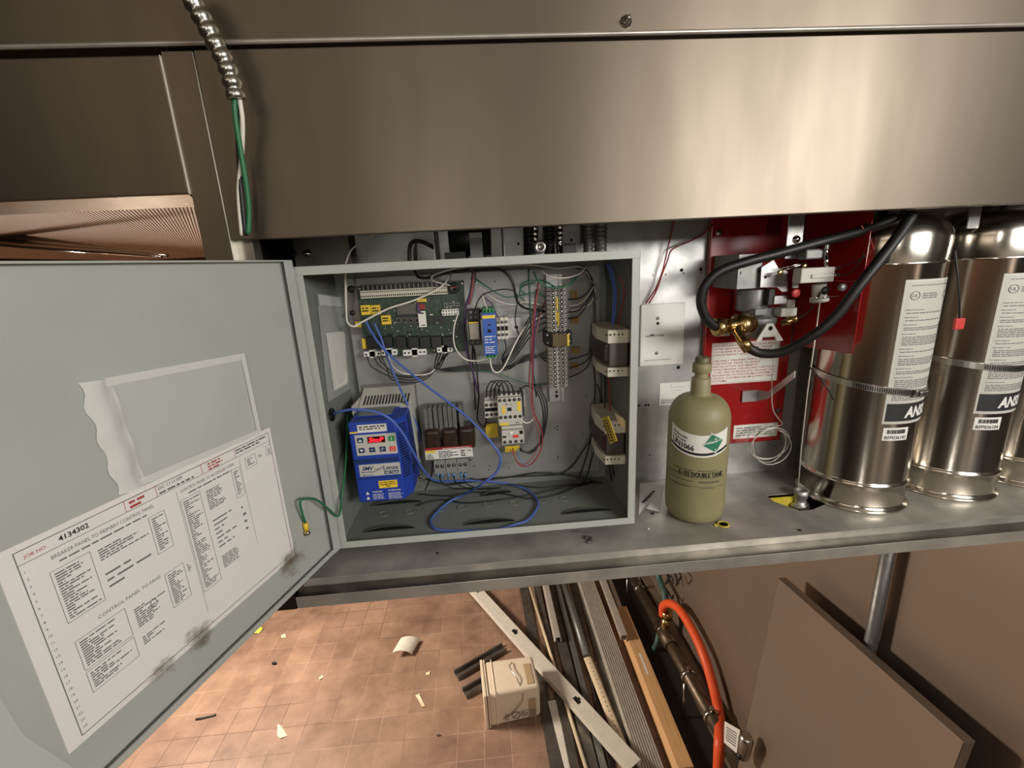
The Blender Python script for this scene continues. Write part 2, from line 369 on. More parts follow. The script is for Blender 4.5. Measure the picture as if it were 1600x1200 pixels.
b = MB().m('hole').box(hx0-.1,hx1+.1,-.03,WY,S-.075,S-.072).box(hx0-.1,hx1+.1,WY-.003,WY,S-.072,S-.003); b.build('hole_shade', cab)  # black sheets added under and behind the hole to paint its shade

# ---------------------------------------------------------------- control enclosure
W, H, D = .61, .554, .22
enc = thing('control_enclosure', 'open grey steel control enclosure full of wiring standing on the shelf', 'electrical box', (W/2, .1, 0))
b = MB().m('paint'); t = .0022; L = .014
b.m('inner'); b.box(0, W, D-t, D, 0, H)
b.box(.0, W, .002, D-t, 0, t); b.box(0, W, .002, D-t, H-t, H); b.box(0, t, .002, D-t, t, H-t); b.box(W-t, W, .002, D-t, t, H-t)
b.m('paint'); b.box(0, W, 0, .003, 0, L); b.box(0, W, 0, .003, H-L, H); b.box(0, L*1.1, 0, .003, L, H-L); b.box(W-L, W, 0, .003, L, H-L)
b.build('body', enc, bevel=.0006)
b = MB().m('paint').box(-.0008, .0, 0.001, .05, .005, H-.005); b.box(W, W+.001, 0, D, 0, H); b.box(0, W, .0, D, H, H+.0008); b.build('shell', enc)
b = MB().m('plate').box(.026, .588, PY, PY+.0025, .03, .528)
b.m('hole')
for (px, py, r) in [(743,440,.0015),(773,440,.0015),(733,591,.0015),(738,600,.0015),(757,600,.0014),(765,728,.0017),(764,734,.0017),(741,728,.0016),(795,732,.0016),(867,669,.0015),(871,666,.0017),(871,671,.0017),(872,713,.0017),(872,716,.0017),(911,678,.0014),(916,618,.0016),(899,700,.0016),(683,559,.0012),(594,566,.0012)]:
    b.lathe(at(px,py,Y=PY-.0003), [(r,0),(r,.0002)], 8, (0,-1,0))
b.build('mounting_plate', enc, label='zinc grey mounting plate with drilled holes')
zf = t+.0006
for px, py in [(640,799),(686,796),(722,793),(762,788),(803,786),(846,782),(882,779),(599,803),]:
    b = MB().m('inner'); p = at(px, py, Z=zf); ring = [(p.x+.011*math.cos(a), p.y+.011*math.sin(a), zf) for a in [i*math.pi/8 for i in range(17)]]
    b.tube(ring, .0008, 5).build('knockout', enc)
for (l, r_, y_) in [(566,650,830),(722,806,819),(876,956,802),(578,660,789),(750,800,774),(900,934,759)]:
    p0, p1 = at(l, y_+2, Z=zf), at(r_, y_-5, Z=zf); b = MB().m('hole'); dx = (p1.x-p0.x); n = 14
    vs = []; fs = []
    for i in range(n+1):
        s_ = i/n; hh = .010*math.sin(math.pi*s_)**.5*(.4+.6*s_); vs += [(p0.x+dx*s_, p0.y+(p1.y-p0.y)*s_, zf+.0002), (p0.x+dx*s_, p0.y+(p1.y-p0.y)*s_+.012*math.sin(math.pi*s_)**.6, zf+hh*.2)]
    for i in range(n): fs.append((2*i,2*i+2,2*i+3,2*i+1))
    b.add(vs, fs)
    b.m('inner'); vs2 = []
    for i in range(n+1):
        s_ = i/n; a = vs[2*i+1]; vs2 += [(a[0], a[1], a[2]), (a[0], a[1]-.010*math.sin(math.pi*s_)**.6, a[2]+.009*math.sin(math.pi*s_)**.6)]
    b.add(vs2, fs); b.build('louver', enc)
for px, py in [(478,448),(493,548),(509,645),(522,738),(536,824)]:
    p = at(px, py, Y=.02); p.x = t; b = MB().m('steel').lathe(p, [(.005,0),(.005,.002),(.0025,.002),(.0025,.005),(0,.005)], 8, (1,0,0)); b.build('screw', enc)
# grommets
for (px,py,Y_) in [(517,648,.04)]:
    p = Vector((t, at(px,py,X=t).y, at(px,py,X=t).z)); b = MB().m('rubber').lathe(p, [(.006,0),(.0135,.0),(.0135,.004),(.006,.004)], 20, (1,0,0)); b.build('grommet', enc)
GROM = p.copy()
# door (local frame: x towards the hinge, y into the door, z up)
du = Vector((-.3185,-.948,0)); dn = Vector((.948,-.3185,0))
DO = Vector((-.006,-.004,0))
def DT(p): return DO - du*p[0] - dn*p[1] + Vector((0,0,p[2]))
def dl(px, py, off=0.):
    P = hit(px, py, DO+dn*off, dn)-DO; return P.dot(-du), P.z
b = MB(DT).m('paint'); DW = .612; Z0, Z1 = .008, .566
b.box(-DW, 0, 0, .0025, Z0, Z1); b.box(-DW, 0, -.012, 0, Z0, Z0+.0025); b.box(-DW, 0, -.012, -.0095, Z0+.0025, Z0+.009)
b.box(-DW, 0, -.012, 0, Z1-.0025, Z1); b.box(-.0025, 0, -.012, 0, Z0, Z1); b.box(-DW, -DW+.0025, -.012, 0, Z0, Z1)
b.box(-.022, -.0026, -.0135, -.0125, Z0, Z1-.002)
door = b.build('door', enc, bevel=.0008, label='grey hinged door swung open to the left')
b = MB().m('dksteel').cyl((-.003,-.004,.004), (-.003,-.004,H), .0042, n=10)
b.m('paint')
for i in range(19):
    z = .012+i*.0285
    if i % 2 == 0: b.cyl((-.003,-.004,z), (-.003,-.004,z+.0265), .0052, n=10)
b.build('hinge', enc)
for k, (cx, cy, w_, h_, rt) in enumerate([(250,1046,44,36,0),(308,998,62,44,0),(452,878,44,46,0)]):
    ax_, ay_ = w_*.78, -w_*.63; bx_, by_ = h_*.3, h_*.75; qs = [dl(cx+i*ax_+j*bx_, cy+i*ay_+j*by_) for i, j in ((-1,1),(1,1),(1,-1),(-1,-1))]
    b = MB(DT).m('stain').add([(q[0], -.0024-.0001*k, q[1]) for q in qs], [(0,1,2,3)])
    o = b.build('rust_stain', door); uv = o.data.uv_layers.new(name='uv')
    for li, c in enumerate(((0,0),(1,0),(1,1),(0,1))): uv.data[li].uv = c
# diagram sheet on the door
qa, qb, qc = dl(430,678), dl(5,857), dl(468,866)
pz1 = .303; pz0 = .062; px0_, px1_ = -.446, -.104
dg = MB(DT).m('paper').box(px0_, px1_, -.0008, -.0002, pz0, pz1)
yk = -.0011; dg.m('greyink')
def line(b, x0, z0, x1, z1, t=.0006):
    if abs(x1-x0) > abs(z1-z0): b.rect(min(x0,x1), max(x0,x1), z0-t/2, z0+t/2, yk)
    else: b.rect(x0-t/2, x0+t/2, min(z0,z1), max(z0,z1), yk)
def fr(b, x0, x1, z0, z1, t=.0006): line(b,x0,z0,x1,z0,t); line(b,x0,z1,x1,z1,t); line(b,x0,z0,x0,z1,t); line(b,x1,z0,x1,z1,t)
X0, X1, ZA, ZB = px0_+.014, px1_-.006, pz0+.008, pz1-.007
fr(dg, X0, X1, ZA, ZB, .0009); line(dg, X0, ZB-.014, X1, ZB-.014)
for i in range(24): dg.text(str(i+1), X0+.003, ZB-.024-i*.0085, h=.0028, y=yk)
dg.m('ink'); dg.text('4134302', X0+.035, ZB-.0095, h=.0055, y=yk, bold=.02); dg.text('DC-11111FP', X0+.14, ZB-.0065, h=.004, y=yk, width=.032)
dg.m('redink'); dg.text('JOB NO.', X0+.006, ZB-.0095, h=.0035, y=yk); dg.greek(X0+.105, X0+.135, ZB-.013, ZB-.001, yk, .0055); dg.greek(X0+.21, X0+.245, ZB-.013, ZB-.001, yk, .004)
fr(dg, X0+.1, X0+.137, ZB-.014, ZB); fr(dg, X0+.2, X0+.255, ZB-.014, ZB)
dg.m('greyink'); dg.greek(X0+.257, X1-.004, ZB-.013, ZB-.001, yk, .0042, lo=.7); dg.greek(X0+.14, X0+.2, ZB-.0135, ZB-.008, yk, .0045)
dg.text('BREAKER PANEL TO PRIMARY CONTROL PANEL', X0+.025, ZB-.024, h=.0042, y=yk, width=.105); dg.text('CONTROL PANEL TO ACCESSORY ITEMS', X0+.165, ZB-.024, h=.0042, y=yk, width=.085)
dg.text('CONTROL PANEL TO FANS', X0+.045, ZB-.115, h=.0042, y=yk, width=.07)
dg.m('greyink'); dg.greek(X0+.03, X0+.125, ZB-.031, ZB-.026, yk, .004, lo=.9, fill=.45); dg.greek(X0+.175, X0+.245, ZB-.031, ZB-.026, yk, .004, lo=.8, fill=.45)
rr = random.Random(5)
def block(x0, x1, z0, z1, pitch=.0030, ink='greyink', box=True, lo=.2):
    ink = 'greyink'
    dg.m('greyink')
    if box: fr(dg, x0, x1, z0, z1, .0005)
    dg.m(ink); dg.greek(x0+.003, x1-.002, z0+.002, z1-.002, yk, pitch, lo=lo, rnd=rr, fill=.5 if pitch < .005 else .28)
block(X0+.02, X0+.056, ZB-.098, ZB-.036); block(X0+.06, X0+.118, ZB-.055, ZB-.036, ink='ink', box=False); block(X0+.06, X0+.118, ZB-.09, ZB-.062, pitch=.008, box=False); block(X0+.12, X0+.14, ZB-.085, ZB-.034, ink='ink')
block(X0+.02, X0+.07, ZB-.16, ZB-.122, ink='ink'); block(X0+.02, X0+.07, ZB-.19, ZB-.163, ink='ink'); block(X0+.075, X0+.12, ZB-.16, ZB-.128, ink='ink', box=False); block(X0+.12, X0+.145, ZB-.165, ZB-.115); block(X0+.146, X0+.157, ZB-.135, ZB-.118, ink='ink', box=False); block(X0+.075, X0+.11, ZB-.185, ZB-.168, ink='ink', box=False)
block(X0+.162, X0+.19, ZB-.175, ZB-.034, ink='ink'); block(X0+.195, X0+.24, ZB-.07, ZB-.036, ink='ink', box=False); block(X0+.195, X0+.24, ZB-.135, ZB-.078, pitch=.007, ink='ink', box=False); block(X0+.195, X0+.23, ZB-.165, ZB-.14, ink='ink', pitch=.003, box=False, lo=.8); block(X0+.243, X0+.258, ZB-.075, ZB-.03, ink='ink'); block(X0+.243, X0+.258, ZB-.135, ZB-.08, pitch=.012, box=False)
block(X0+.27, X0+.29, ZB-.04, ZB-.022, ink='ink'); block(X0+.292, X0+.308, ZB-.034, ZB-.024, ink='ink', box=False); block(X0+.312, X0+.322, ZB-.036, ZB-.02, box=True)
dg.m('greyink'); line(dg, X0+.16, ZB-.02, X0+.16, ZA+.02, .0004); line(dg, X0+.26, ZB-.02, X0+.26, ZA+.06, .0004)
dg.add([(X0+.1+.004*math.cos(a)*k, yk, ZB-.14+.006*math.sin(a)*k) for k in (1,.8) for a in [i*math.pi/8 for i in range(16)]], [(i,(i+1)%16,16+(i+1)%16,16+i) for i in range(16)])
dg.build('wiring_diagram', label='printed wiring diagram sheet numbered 4134302 stuck low on the open grey door', cat='paper sheet')
# clear film over the sheet, visible beyond its edges
b = MB(DT).m('film')
b.add([(-.56,-.0018,.022),(-.44,-.0018,.022),(-.47,-.0022,.12),(-.485,-.0018,.30),(-.53,-.0018,.29),(-.60,-.0018,.27)], [(0,1,2,3,4,5)])
b.m('film2'); b.add([(-.60,-.0024,.02),(-.505,-.003,.02),(-.515,-.0024,.12),(-.512,-.003,.20),(-.60,-.0024,.24)], [(0,1,2,3,4)])
b.build('adhesive_film', label='crinkled clear adhesive film left of the wiring diagram on the door edge', cat='plastic film')
# plastic pouch on the door
pa, pb, pc, pd = dl(122,598), dl(378,552), dl(405,678), dl(186,772)
pch = thing('document_pouch', 'empty clear plastic document pouch stuck to the open door above the diagram', 'pouch', DT((pa[0], 0, pd[1])))
def lerp2(u, v):
    a = [pa[i]*(1-u)+pb[i]*u for i in (0,1)]; c = [pd[i]*(1-u)+pc[i]*u for i in (0,1)]; return [a[i]*(1-v)+c[i]*v for i in (0,1)]
b = MB(DT).m('film'); n = 24; vs = []; fs = []
for i in range(n+1):
    for j in range(n+1):
        u, v = i/n, j/n; q = lerp2(.1+.9*u, v)
        y = -.002-.004*math.sin(math.pi*u)**.7*math.sin(math.pi*v)**.7-.0018*math.sin(9*u+4*v)*math.sin(math.pi*v)*u
        vs.append((q[0], y, q[1]))
for i in range(n):
    for j in range(n): k = i*(n+1)+j; fs.append((k,k+1,k+n+2,k+n+1))
b.add(vs, fs, True); b.build('pocket', pch)
b = MB(DT).m('film2')
for (u0,u1,v0,v1) in [(.1,1,0,.07),(.1,1,.93,1),(.965,1,.07,.93)]:
    b.add([(lambda q: (q[0],-.0045,q[1]))(lerp2(u,v)) for u,v in ((u0,v0),(u1,v0),(u1,v1),(u0,v1))], [(0,1,2,3)])
b.build('seam', pch)
b = MB(DT).m('film2'); vs = []; fs = []; n = 20
for i in range(n+1):
    v = i/n; wv = .012*math.sin(v*22)
    for j, (u, y) in enumerate([(-.01+wv,-.003),(.03,-.009),(.075,-.010),(.11,-.004),(.135,-.0035)]):
        q = lerp2(u, v); vs.append((q[0], y-.001*math.sin(v*17+j), q[1]))
for i in range(n):
    for j in range(4): k = i*5+j; fs.append((k,k+1,k+6,k+5))
b.add(vs, fs, True); b.build('zip_seal', pch)
# ground wire with ring terminal
gw = thing('ground_wire', 'green earth wire with yellow ring terminal bolted to the open door', 'wire', DT((-.075,0,.085)))
q = dl(474,824); e = DT((q[0],-.006,q[1]+.01)); 
pts = [e, DT((dl(463,800)[0],-.012,dl(463,800)[1])), hit(470,782,DO+dn*.018,dn), hit(492,780,DO+dn*.022,dn), hit(513,795,DO+dn*.022,dn), at(529,806,Y=-.012), at(534,775,Y=-.006), at(539,735,Y=.03), at(542,690,Y=.09), at(543,650,Y=.13)]
MB().m('wiregreen').tube(smoothpath(pts), .0021).build('wire', gw)
MB().m('yellow').cyl(e, DT((q[0]+.001,-.005,q[1]-.006)), .0042, n=12).build('sleeve', gw, label='yellow crimp sleeve')
b = MB(DT).m('brass').lathe((q[0]+.002,-.002,q[1]-.012), [(.006,0),(.006,.0015)], 14, (0,-1,0)); b.m('steel').lathe((q[0]+.002,-.003,q[1]-.012), [(.0045,0),(.0045,.004),(.003,.006),(0,.006)], 12, (0,-1,0)); b.build('lug_bolt', gw)
# pouch on inner left wall (plane X = t)
c4 = [at(px,py,X=t+.003) for px,py in ((494,460),(540,466),(546,608),(512,628))]
ip = thing('manual_pouch', 'clear pouch with folded papers on the left inside wall of the enclosure', 'pouch', c4[3])
def bl(u, v): return (c4[0]*(1-u)+c4[1]*u)*(1-v)+(c4[3]*(1-u)+c4[2]*u)*v
b = MB().m('film'); b.add([bl(u,v)+Vector((.001+.006*math.sin(math.pi*u)*math.sin(math.pi*v),0,0)) for u in [i/8 for i in range(9)] for v in [j/8 for j in range(9)]], [(i*9+j,i*9+j+1,i*9+j+10,i*9+j+9) for i in range(8) for j in range(8)], True); b.build('pocket', ip)
b = MB().m('paper')
for k in range(3):
    P = [bl(u,v)+Vector((.001+.001*k,0,0)) for u,v in ((.18+.06*k,.36+.01*k),(.80+.02*k,.36+.01*k),(.86,.93-.01*k),(.28+.05*k,.93-.01*k))]; b.add(P+[p_-Vector((.0008,0,0)) for p_ in P], [(0,1,2,3),(0,4,5,1),(1,5,6,2),(2,6,7,3),(3,7,4,0)])
b.build('folded_papers', ip, label='folded white papers')
b = MB().m('film2').add([bl(u,v)+Vector((.004,0,0)) for u,v in ((0,0),(1,0),(1,.1),(0,.1))], [(0,1,2,3)]); b.build('zip_seal', ip)
# ---------------------------------------------------------------- circuit board
BY = .182
x0, x1, z0, z1 = .056, .284, .357, .512
pcb = thing('circuit_board', 'large green control circuit board with terminal strips, upper left in the enclosure', 'circuit board', ((x0+x1)/2, BY, z0))
b = MB().m('pcb').box(x0, x1, BY, BY+.0016, z0, z1)
b.m('cream')
rs = random.Random(2)
for i in range(130):
    px, py = rs.uniform(600,715), rs.uniform(468,528); p = at(px,py,Y=BY); s_ = rs.uniform(.0008,.002)
    b.m(rs.choice(['cream','chip','steel','chip','greyink'])).box(p.x-s_, p.x+s_, BY-.0015, BY, p.z-s_*.6, p.z+s_*.6)
b.build('board', pcb)
b = MB().m('dkalu').box(.038, .060, BY+.003, BY+.006, .41, .508); b.m('rubber')
for px, py, r in ((549,452,.0075),(551,489,.0055)):
    p = at(px,py,Y=BY+.003); b.lathe(p, [(r,0),(r,.004),(r*.6,.005),(0,.005)], 14, (0,-1,0))
b.m('yellow').box(.042, .058, BY+.0015, BY+.003, .425, .437); b.build('bracket', pcb)
a0, a1, a2, a3 = ext(BY-.012, 563, 451, 699, 463)
b = MB().m('cream').box(a0, a1, BY-.014, BY, a2, a3)
for i in range(41):
    x = a0+(a1-a0)*(i+.5)/41
    b.m('hole').box(x-.0012, x+.0012, BY-.0143, BY-.013, a2+.002, a2+.006)
    b.m('greyink').box(x-.0012, x+.0012, BY-.0143, BY-.013, a3-.005, a3-.002)
b.build('terminal_strip', pcb)
b = MB()
for i in range(38):
    x = a0+(a1-a0)*(i+.5)/38
    b.m('castgrey' if i % 2 else 'chip').box(x-.0017, x+.0017, BY-.010, BY, a3+.0005, a3+.010)
b.m('pcb').box(a0, a1, BY-.005, BY, a3, a3+.011); b.build('header_pins', pcb)
p = at(709.5, 450, Y=BY); b = MB().m('chip').lathe(p, [(.0115,0),(.0115,.009),(.009,.010),(.004,.010),(.0035,.008),(0,.008)], 24, (0,-1,0)); b.m('wirered').box(p.x-.006,p.x+.006,BY-.0105,BY-.0098,p.z+.001,p.z+.003); b.build('buzzer', pcb)
for px, py, rx in ((562,451,0),(722,443,0),(679,547,0)):
    p = at(px,py,Y=BY); MB().m('steel').lathe(p, [(.0035,0),(.0035,.002),(.0012,.0025),(0,.002)], 10, (0,-1,0)).build('mounting_screw', pcb)
for l,t_,r_,bb in ((564,477,579,492),(579.8,477,594,491.5),(596,493,610.5,507),(651.5,467,666,471.5),(566,529,572,545)):
    e = ext(BY-.006, l,t_,r_,bb); b = MB().m('yellow').box(e[0],e[1],BY-.006,BY,e[2],e[3])
    if r_-l > 12:
        b.m('ink'); hz = (e[3]-e[2])
        b.greek(e[0]+.002,e[1]-.002,e[2]+.002,e[3]-.002,BY-.0064,hz*.28,lo=.7)
    b.build('yellow_sticker', pcb)
e = ext(BY-.005, 620,475,652,491); MB().m('lcd').box(e[0],e[1],BY-.006,BY,e[2],e[3]).m('chip').box(e[0],e[1],BY-.0075,BY,e[2]-.004,e[2]).build('display', pcb)
e = ext(BY-.008, 654,486,666,511); b = MB().m('plain').box(e[0],e[1],BY-.009,BY-.0085,e[2],e[3]); b.m('ink').box(e[0]+.003,e[1]-.004,BY-.0093,BY-.009,e[3]-.006,e[3]-.003); b.box(e[0]+.004,e[1]-.003,BY-.0093,BY-.009,e[2]+.003,e[2]+.005); b.build('tag', pcb)
b = MB().m('wirepurple').tube(smoothpath([at(653,473,Y=BY-.003),at(653,482,Y=BY-.01),at(656,489,Y=BY-.01)]),.003); b.m('wirered').box(*[v for v in (at(655,477,Y=BY).x, at(664,477,Y=BY).x, BY-.006, BY, at(659,483,Y=BY).z, at(659,475,Y=BY).z)]); b.build('ribbon', pcb)
for px in (624, 633.3, 642.6, 652):
    p = at(px, 500, Y=BY); b = MB().m('dkalu').box(p.x-.0055,p.x+.0055,BY-.004,BY,p.z-.0055,p.z+.0055); b.m('chip').lathe((p.x,BY-.004,p.z), [(.003,0),(.003,.002),(0,.002)], 12, (0,-1,0)); b.build('push_button', pcb)
e = ext(BY-.01, 691,483,717,492.5); b = MB().m('white').box(e[0],e[1],BY-.013,BY,e[2],e[3]); b.m('hole')
for i in range(6):
    for j in range(2):
        xx = e[0]+(e[1]-e[0])*(i+.5)/6; zz = e[2]+(e[3]-e[2])*(j+.5)/2; b.box(xx-.0014,xx+.0014,BY-.0133,BY-.012,zz-.0014,zz+.0014)
b.build('connector', pcb)
e = ext(BY-.003, 693,472,719,480); b = MB()
for i in range(7):
    for j in range(2): xx = e[0]+(e[1]-e[0])*(i+.5)/7; zz = e[2]+(e[3]-e[2])*(j+.5)/2; b.m('castgrey').box(xx-.0018,xx+.0018,BY-.004,BY,zz-.0018,zz+.0018)
b.build('pin_header', pcb)
for px in (581.5, 604.5, 626.5, 646, 664, 682, 700):
    e = ext(BY-.015, px-8, 526, px+8, 544); MB().m('chip').box(e[0],e[1],BY-.016,BY,e[2],e[3]).build('board_relay', pcb, bevel=.001)
for px, py in ((675,500),(690,500),(610,522),(640,519),(655,519)):
    p = at(px,py,Y=BY); s_ = .008 if px > 670 else .006; MB().m('chip').box(p.x-s_,p.x+s_,BY-.003,BY,p.z-s_*(1.2 if px > 670 else .35),p.z+s_*(1.2 if px > 670 else .35)).build('chip', pcb)
for l,t_,r_,bb,nn in ((569,549,595,557,4),(596,546,620,555,4),(630,546,666,555,6),(683,542,707,550,4)):
    e = ext(BY-.014, l,t_,r_,bb); b = MB().m('white').box(e[0],e[1],BY-.016,BY,e[2],e[3]); mid = (e[0]+e[1])/2; b.box(mid-.006,mid+.006,BY-.016,BY,e[2]-.003,e[3]+.003)
    for i in range(nn): xx = e[0]+(e[1]-e[0])*(i+.5)/nn; b.m('hole').box(xx-.0018,xx+.0018,BY-.0163,BY-.015,(e[2]+e[3])/2-.002,(e[2]+e[3])/2+.002)
    b.build('connector', pcb)
# ---------------------------------------------------------------- drive
dx0, dx1, dz0, dz1, FY = .038, .148, .075, .252, .045
drv = thing('motor_drive', 'blue variable speed motor drive with keypad showing StoP, lower left in the enclosure', 'motor drive', ((dx0+dx1)/2, .12, dz0))
b = MB().m('castgrey').box(.034, .156, PY-.004, PY-.0005, .07, .29)
b.m('ltgrey').prism([(.038,.125,.252),(.038,PY-.004,.283),(.038,PY-.004,.10),(.038,.165,.10)], (.114,0,0)); b.m('hole')
for i in range(15):
    x = .046+i*.0068; b.prism([(x,.140,.2583),(x+.0005,.140,.2590),(x+.0005,.182,.2767),(x,.182,.2760)], (.0034,0,0))
b.m('ltgrey').box(.034, .036, .10, PY, .08, .27); b.build('heat_sink', drv)
for px, py in ((581,611),(642,607.5),(630,634)):
    p = at(px,py,Y=PY-.005); b = MB().m('steel').lathe(p, [(.004,0),(.004,.003),(0,.004)], 10, (0,-1,0)); b.build('screw', drv)
b = MB().m('blue')
prof = [(dx0,FY),(dx1-.016,FY),(dx1,FY+.03),(dx1,.17),(dx0,.17)]
b.prism([(x,y,dz0) for x,y in prof], (0,0,dz1-dz0-.0))
b.build('housing', drv, bevel=.003)
b = MB().m('blue').box(dx0+.004, dx1-.02, .075, .165, dz1, dz1+.002); b.m('grey').box(dx0+.012, dx1-.03, .08, .15, dz1+.0015, dz1+.003); b.build('top_cover', drv, bevel=.001)
# side vents
b = MB().m('hole')
for i in range(22):
    z = dz0+.035+i*.0062; b.box(dx1-.0005, dx1+.0004, FY+.045, .155, z, z+.0028)
for i in range(20):
    z = dz0+.045+i*.006; t0, t1 = .15, .92
    P = lambda t, zz: (dx1-.016+.016*t+.0004, FY+.03*t-.0003, zz)
    b.quad(P(t0,z+.003), P(t1,z), P(t1,z+.0026), P(t0,z+.0056))
b.build('side_vents', drv)
b = MB().m('hole')
for i in range(26):
    z = dz0+.02+i*.006; b.box(dx0-.0004, dx0+.0012, FY+.006, FY+.05, z, z+.003)
b.build('vents', drv)
y = FY-.0006
b = MB().m('navy').box(dx0+.001, dx1-.018, y-.0002, y+.0006, .128, .130); b.m('navy').box(dx0+.001, dx1-.018, y-.0002, y+.0006, .163, .172); b.build('seam', drv)
fx0, fx1 = dx0+.010, dx1-.020
e = (fx0, fx1+.002, .180, .225)
b = MB().m('ltgrey').box(e[0], e[1], y-.0008, y+.001, e[2], e[3]); b.build('keypad', drv, bevel=.001)
kp = drv.children[-1]
b = MB().m('ledbg').box(e[0]+.025, e[0]+.060, y-.0012, y, .2065, .220); b.m('led')
b.text('StoP', e[0]+.0275, .2085, h=.0095, y=y-.0015, width=.030, bold=.025, shear=.12); b.build('display_window', kp, label='red glowing display')
def key(cx, cz, m_, sym):
    b = MB().m(m_).box(cx-.0058, cx+.0058, y-.0025, y, cz-.0052, cz+.0052); b.m('white'); yy = y-.0029
    if sym == 'u': b.add([(cx-.004,yy,cz-.0025),(cx+.004,yy,cz-.0025),(cx,yy,cz+.003)], [(0,1,2)])
    elif sym == 'd': b.add([(cx-.004,yy,cz+.0025),(cx,yy,cz-.003),(cx+.004,yy,cz+.0025)], [(0,1,2)])
    elif sym == 'i': b.box(cx-.0007,cx+.0007,yy,yy+.0004,cz-.003,cz+.003)
    elif sym == 'o': b.tube([(cx+.003*math.cos(a),yy,cz+.003*math.sin(a)) for a in [k*math.pi/8 for k in range(17)]], .0005, 4)
    elif sym == 'm': b.text('M', cx, cz-.002, h=.004, y=yy, align='c')
    elif sym == 'r': b.tube([(cx+.003*math.cos(a),yy,cz+.003*math.sin(a)) for a in [k*math.pi/8 for k in range(13)]], .0005, 4); b.text('R', cx, cz-.0012, h=.0026, y=yy, align='c')
    b.build('key', kp, bevel=.001)
key(e[0]+.011, .214, 'navy', 'u'); key(e[0]+.011, .192, 'navy', 'd'); key(e[0]+.032, .192, 'navy', 'm'); key(e[0]+.053, .192, 'navy', 'r'); key(e[1]-.009, .2135, 'greenbtn', 'i'); key(e[1]-.009, .1915, 'redbtn', 'o')
b = MB().m('plain').box(fx0+.008, fx0+.066, y-.0002, y+.0006, .2295, .246); b.m('ink').greek(fx0+.011, fx0+.064, .231, .245, y-.0005, .0048, lo=.75); b.build('warning_sticker', drv)
b = MB().m('yellow').box(fx0-.008, fx0+.008, y-.0002, y+.0006, .229, .2325); b.build('yellow_sticker', drv)
b = MB().m('ltgrey').box(fx0, fx1+.003, y-.0002, y+.0006, .134, .160)
yy = y-.0006; b.m('navy'); b.text('SMV', fx0+.006, .1475, h=.008, y=yy, bold=.03, shear=.25); b.text('vector', fx0+.030, .1475, h=.0028, y=yy)
b.tube([(fx0+.003+.045*s_, yy, .1435+.010*max(0,(s_-.55))**1.5*3.2) for s_ in [k/14 for k in range(15)]], .0007, 4)
b.text('Lenze', fx1-.031, .1465, h=.0085, y=yy, width=.030, bold=.02); b.box(fx1-.030, fx1-.001, yy-.0001, yy+.0001, .1365, .1435); b.greek(fx0+.005, fx0+.03, .1355, .1385, yy, .0026, lo=.8)
b.m('white').text('AC Tech', fx1-.028, .1380, h=.0042, y=yy-.0004, width=.025, bold=.02); b.build('name_plate', drv)
b = MB().m('yellow').box(fx0+.035, fx0+.073, y-.0002, y+.0006, .105, .1215); b.m('ink')
b.text('DO NOT ADJUST', fx0+.054, .1163, h=.0031, y=yy, width=.032, align='c', bold=.02); b.text('PARAMETERS ON', fx0+.054, .1115, h=.0031, y=yy, width=.032, align='c', bold=.02); b.text('VFD', fx0+.054, .1068, h=.0031, y=yy, align='c', bold=.02); b.build('yellow_label', drv)
b = MB().m('white')
for zz in (.0955, .0845):
    cx = fx0+.010; b.add([(cx-.004,yy,zz-.003),(cx+.004,yy,zz-.003),(cx,yy,zz+.0045)], [(0,1,2)])
b.text('WARNING', fx0+.020, .0965, h=.0030, y=yy, width=.020, bold=.02); b.text('ATTENTION', fx0+.052, .0975, h=.0030, y=yy, width=.027, bold=.02)
b.greek(fx0+.020, fx0+.045, .079, .0945, yy, .0026, fill=.35, lo=.8); b.greek(fx0+.052, fx0+.083, .079, .0950, yy, .0026, fill=.35, lo=.8); b.build('printed_warning', drv)
# ---------------------------------------------------------------- line reactor
lr = thing('line_reactor', 'three coil line reactor with red and white nameplate beside the blue drive', 'transformer', (.232, .17, .12))
ry = .135
b = MB().m('castgrey')
for px in (668, 675, 683, 690.5, 698, 705, 712, 722):
    p = at(px, 662, Y=.17); b.box(p.x-.0045, p.x+.0045, .150, .19, .165, .238)
b.build('core', lr, bevel=.0008)
for px in (677, 704, 730):
    p = at(px, 690, Y=.15); b = MB().m('copper').box(p.x-.0185, p.x+.0185, .138, .196, .136, .19); b.build('coil', lr, bevel=.009, seg=4)
for px, py in ((695.5,655),(713,652),(735,716),(657,744)):
    p = at(px,py,Y=.165); b = MB().m('steel').lathe(p, [(.0045,0),(.0045,.003),(0,.0045)], 10, (0,-1,0)); b.build('bolt', lr)
tl, tr_, br_, bl_ = at(664,701,Y=ry), at(738,695,Y=ry), at(739,713,Y=ry), at(665,719,Y=ry)
lx0, lx1, lz0, lz1 = (tl.x+bl_.x)/2, (tr_.x+br_.x)/2, (bl_.z+br_.z)/2, (tl.z+tr_.z)/2
b = MB().m('plain').box(lx0, lx1, ry, ry+.0012, lz0, lz1-.006); b.m('wirered').box(lx0, lx1, ry-.0001, ry+.0012, lz1-.006, lz1)
b.m('yellow').box(lx0+.002, lx0+.024, ry-.0003, ry, lz1-.0125, lz1-.0065); b.m('ink').greek(lx0+.003,lx0+.022,lz0+.001,lz1-.013,ry-.0003,.0028); b.greek(lx0+.03,lx0+.075,lz0+.002,lz1-.008,ry-.0003,.0035); b.text('CE',lx1-.012,lz1-.0145,h=.005,y=ry-.0003,bold=.02)
b.greek(lx0+.08,lx1-.016,lz0+.002,lz1-.008,ry-.0003,.0042); b.m('plain').greek(lx0+.04,lx1-.004,lz1-.005,lz1-.0015,ry-.0004,.003,lo=.9); b.build('nameplate', lr)
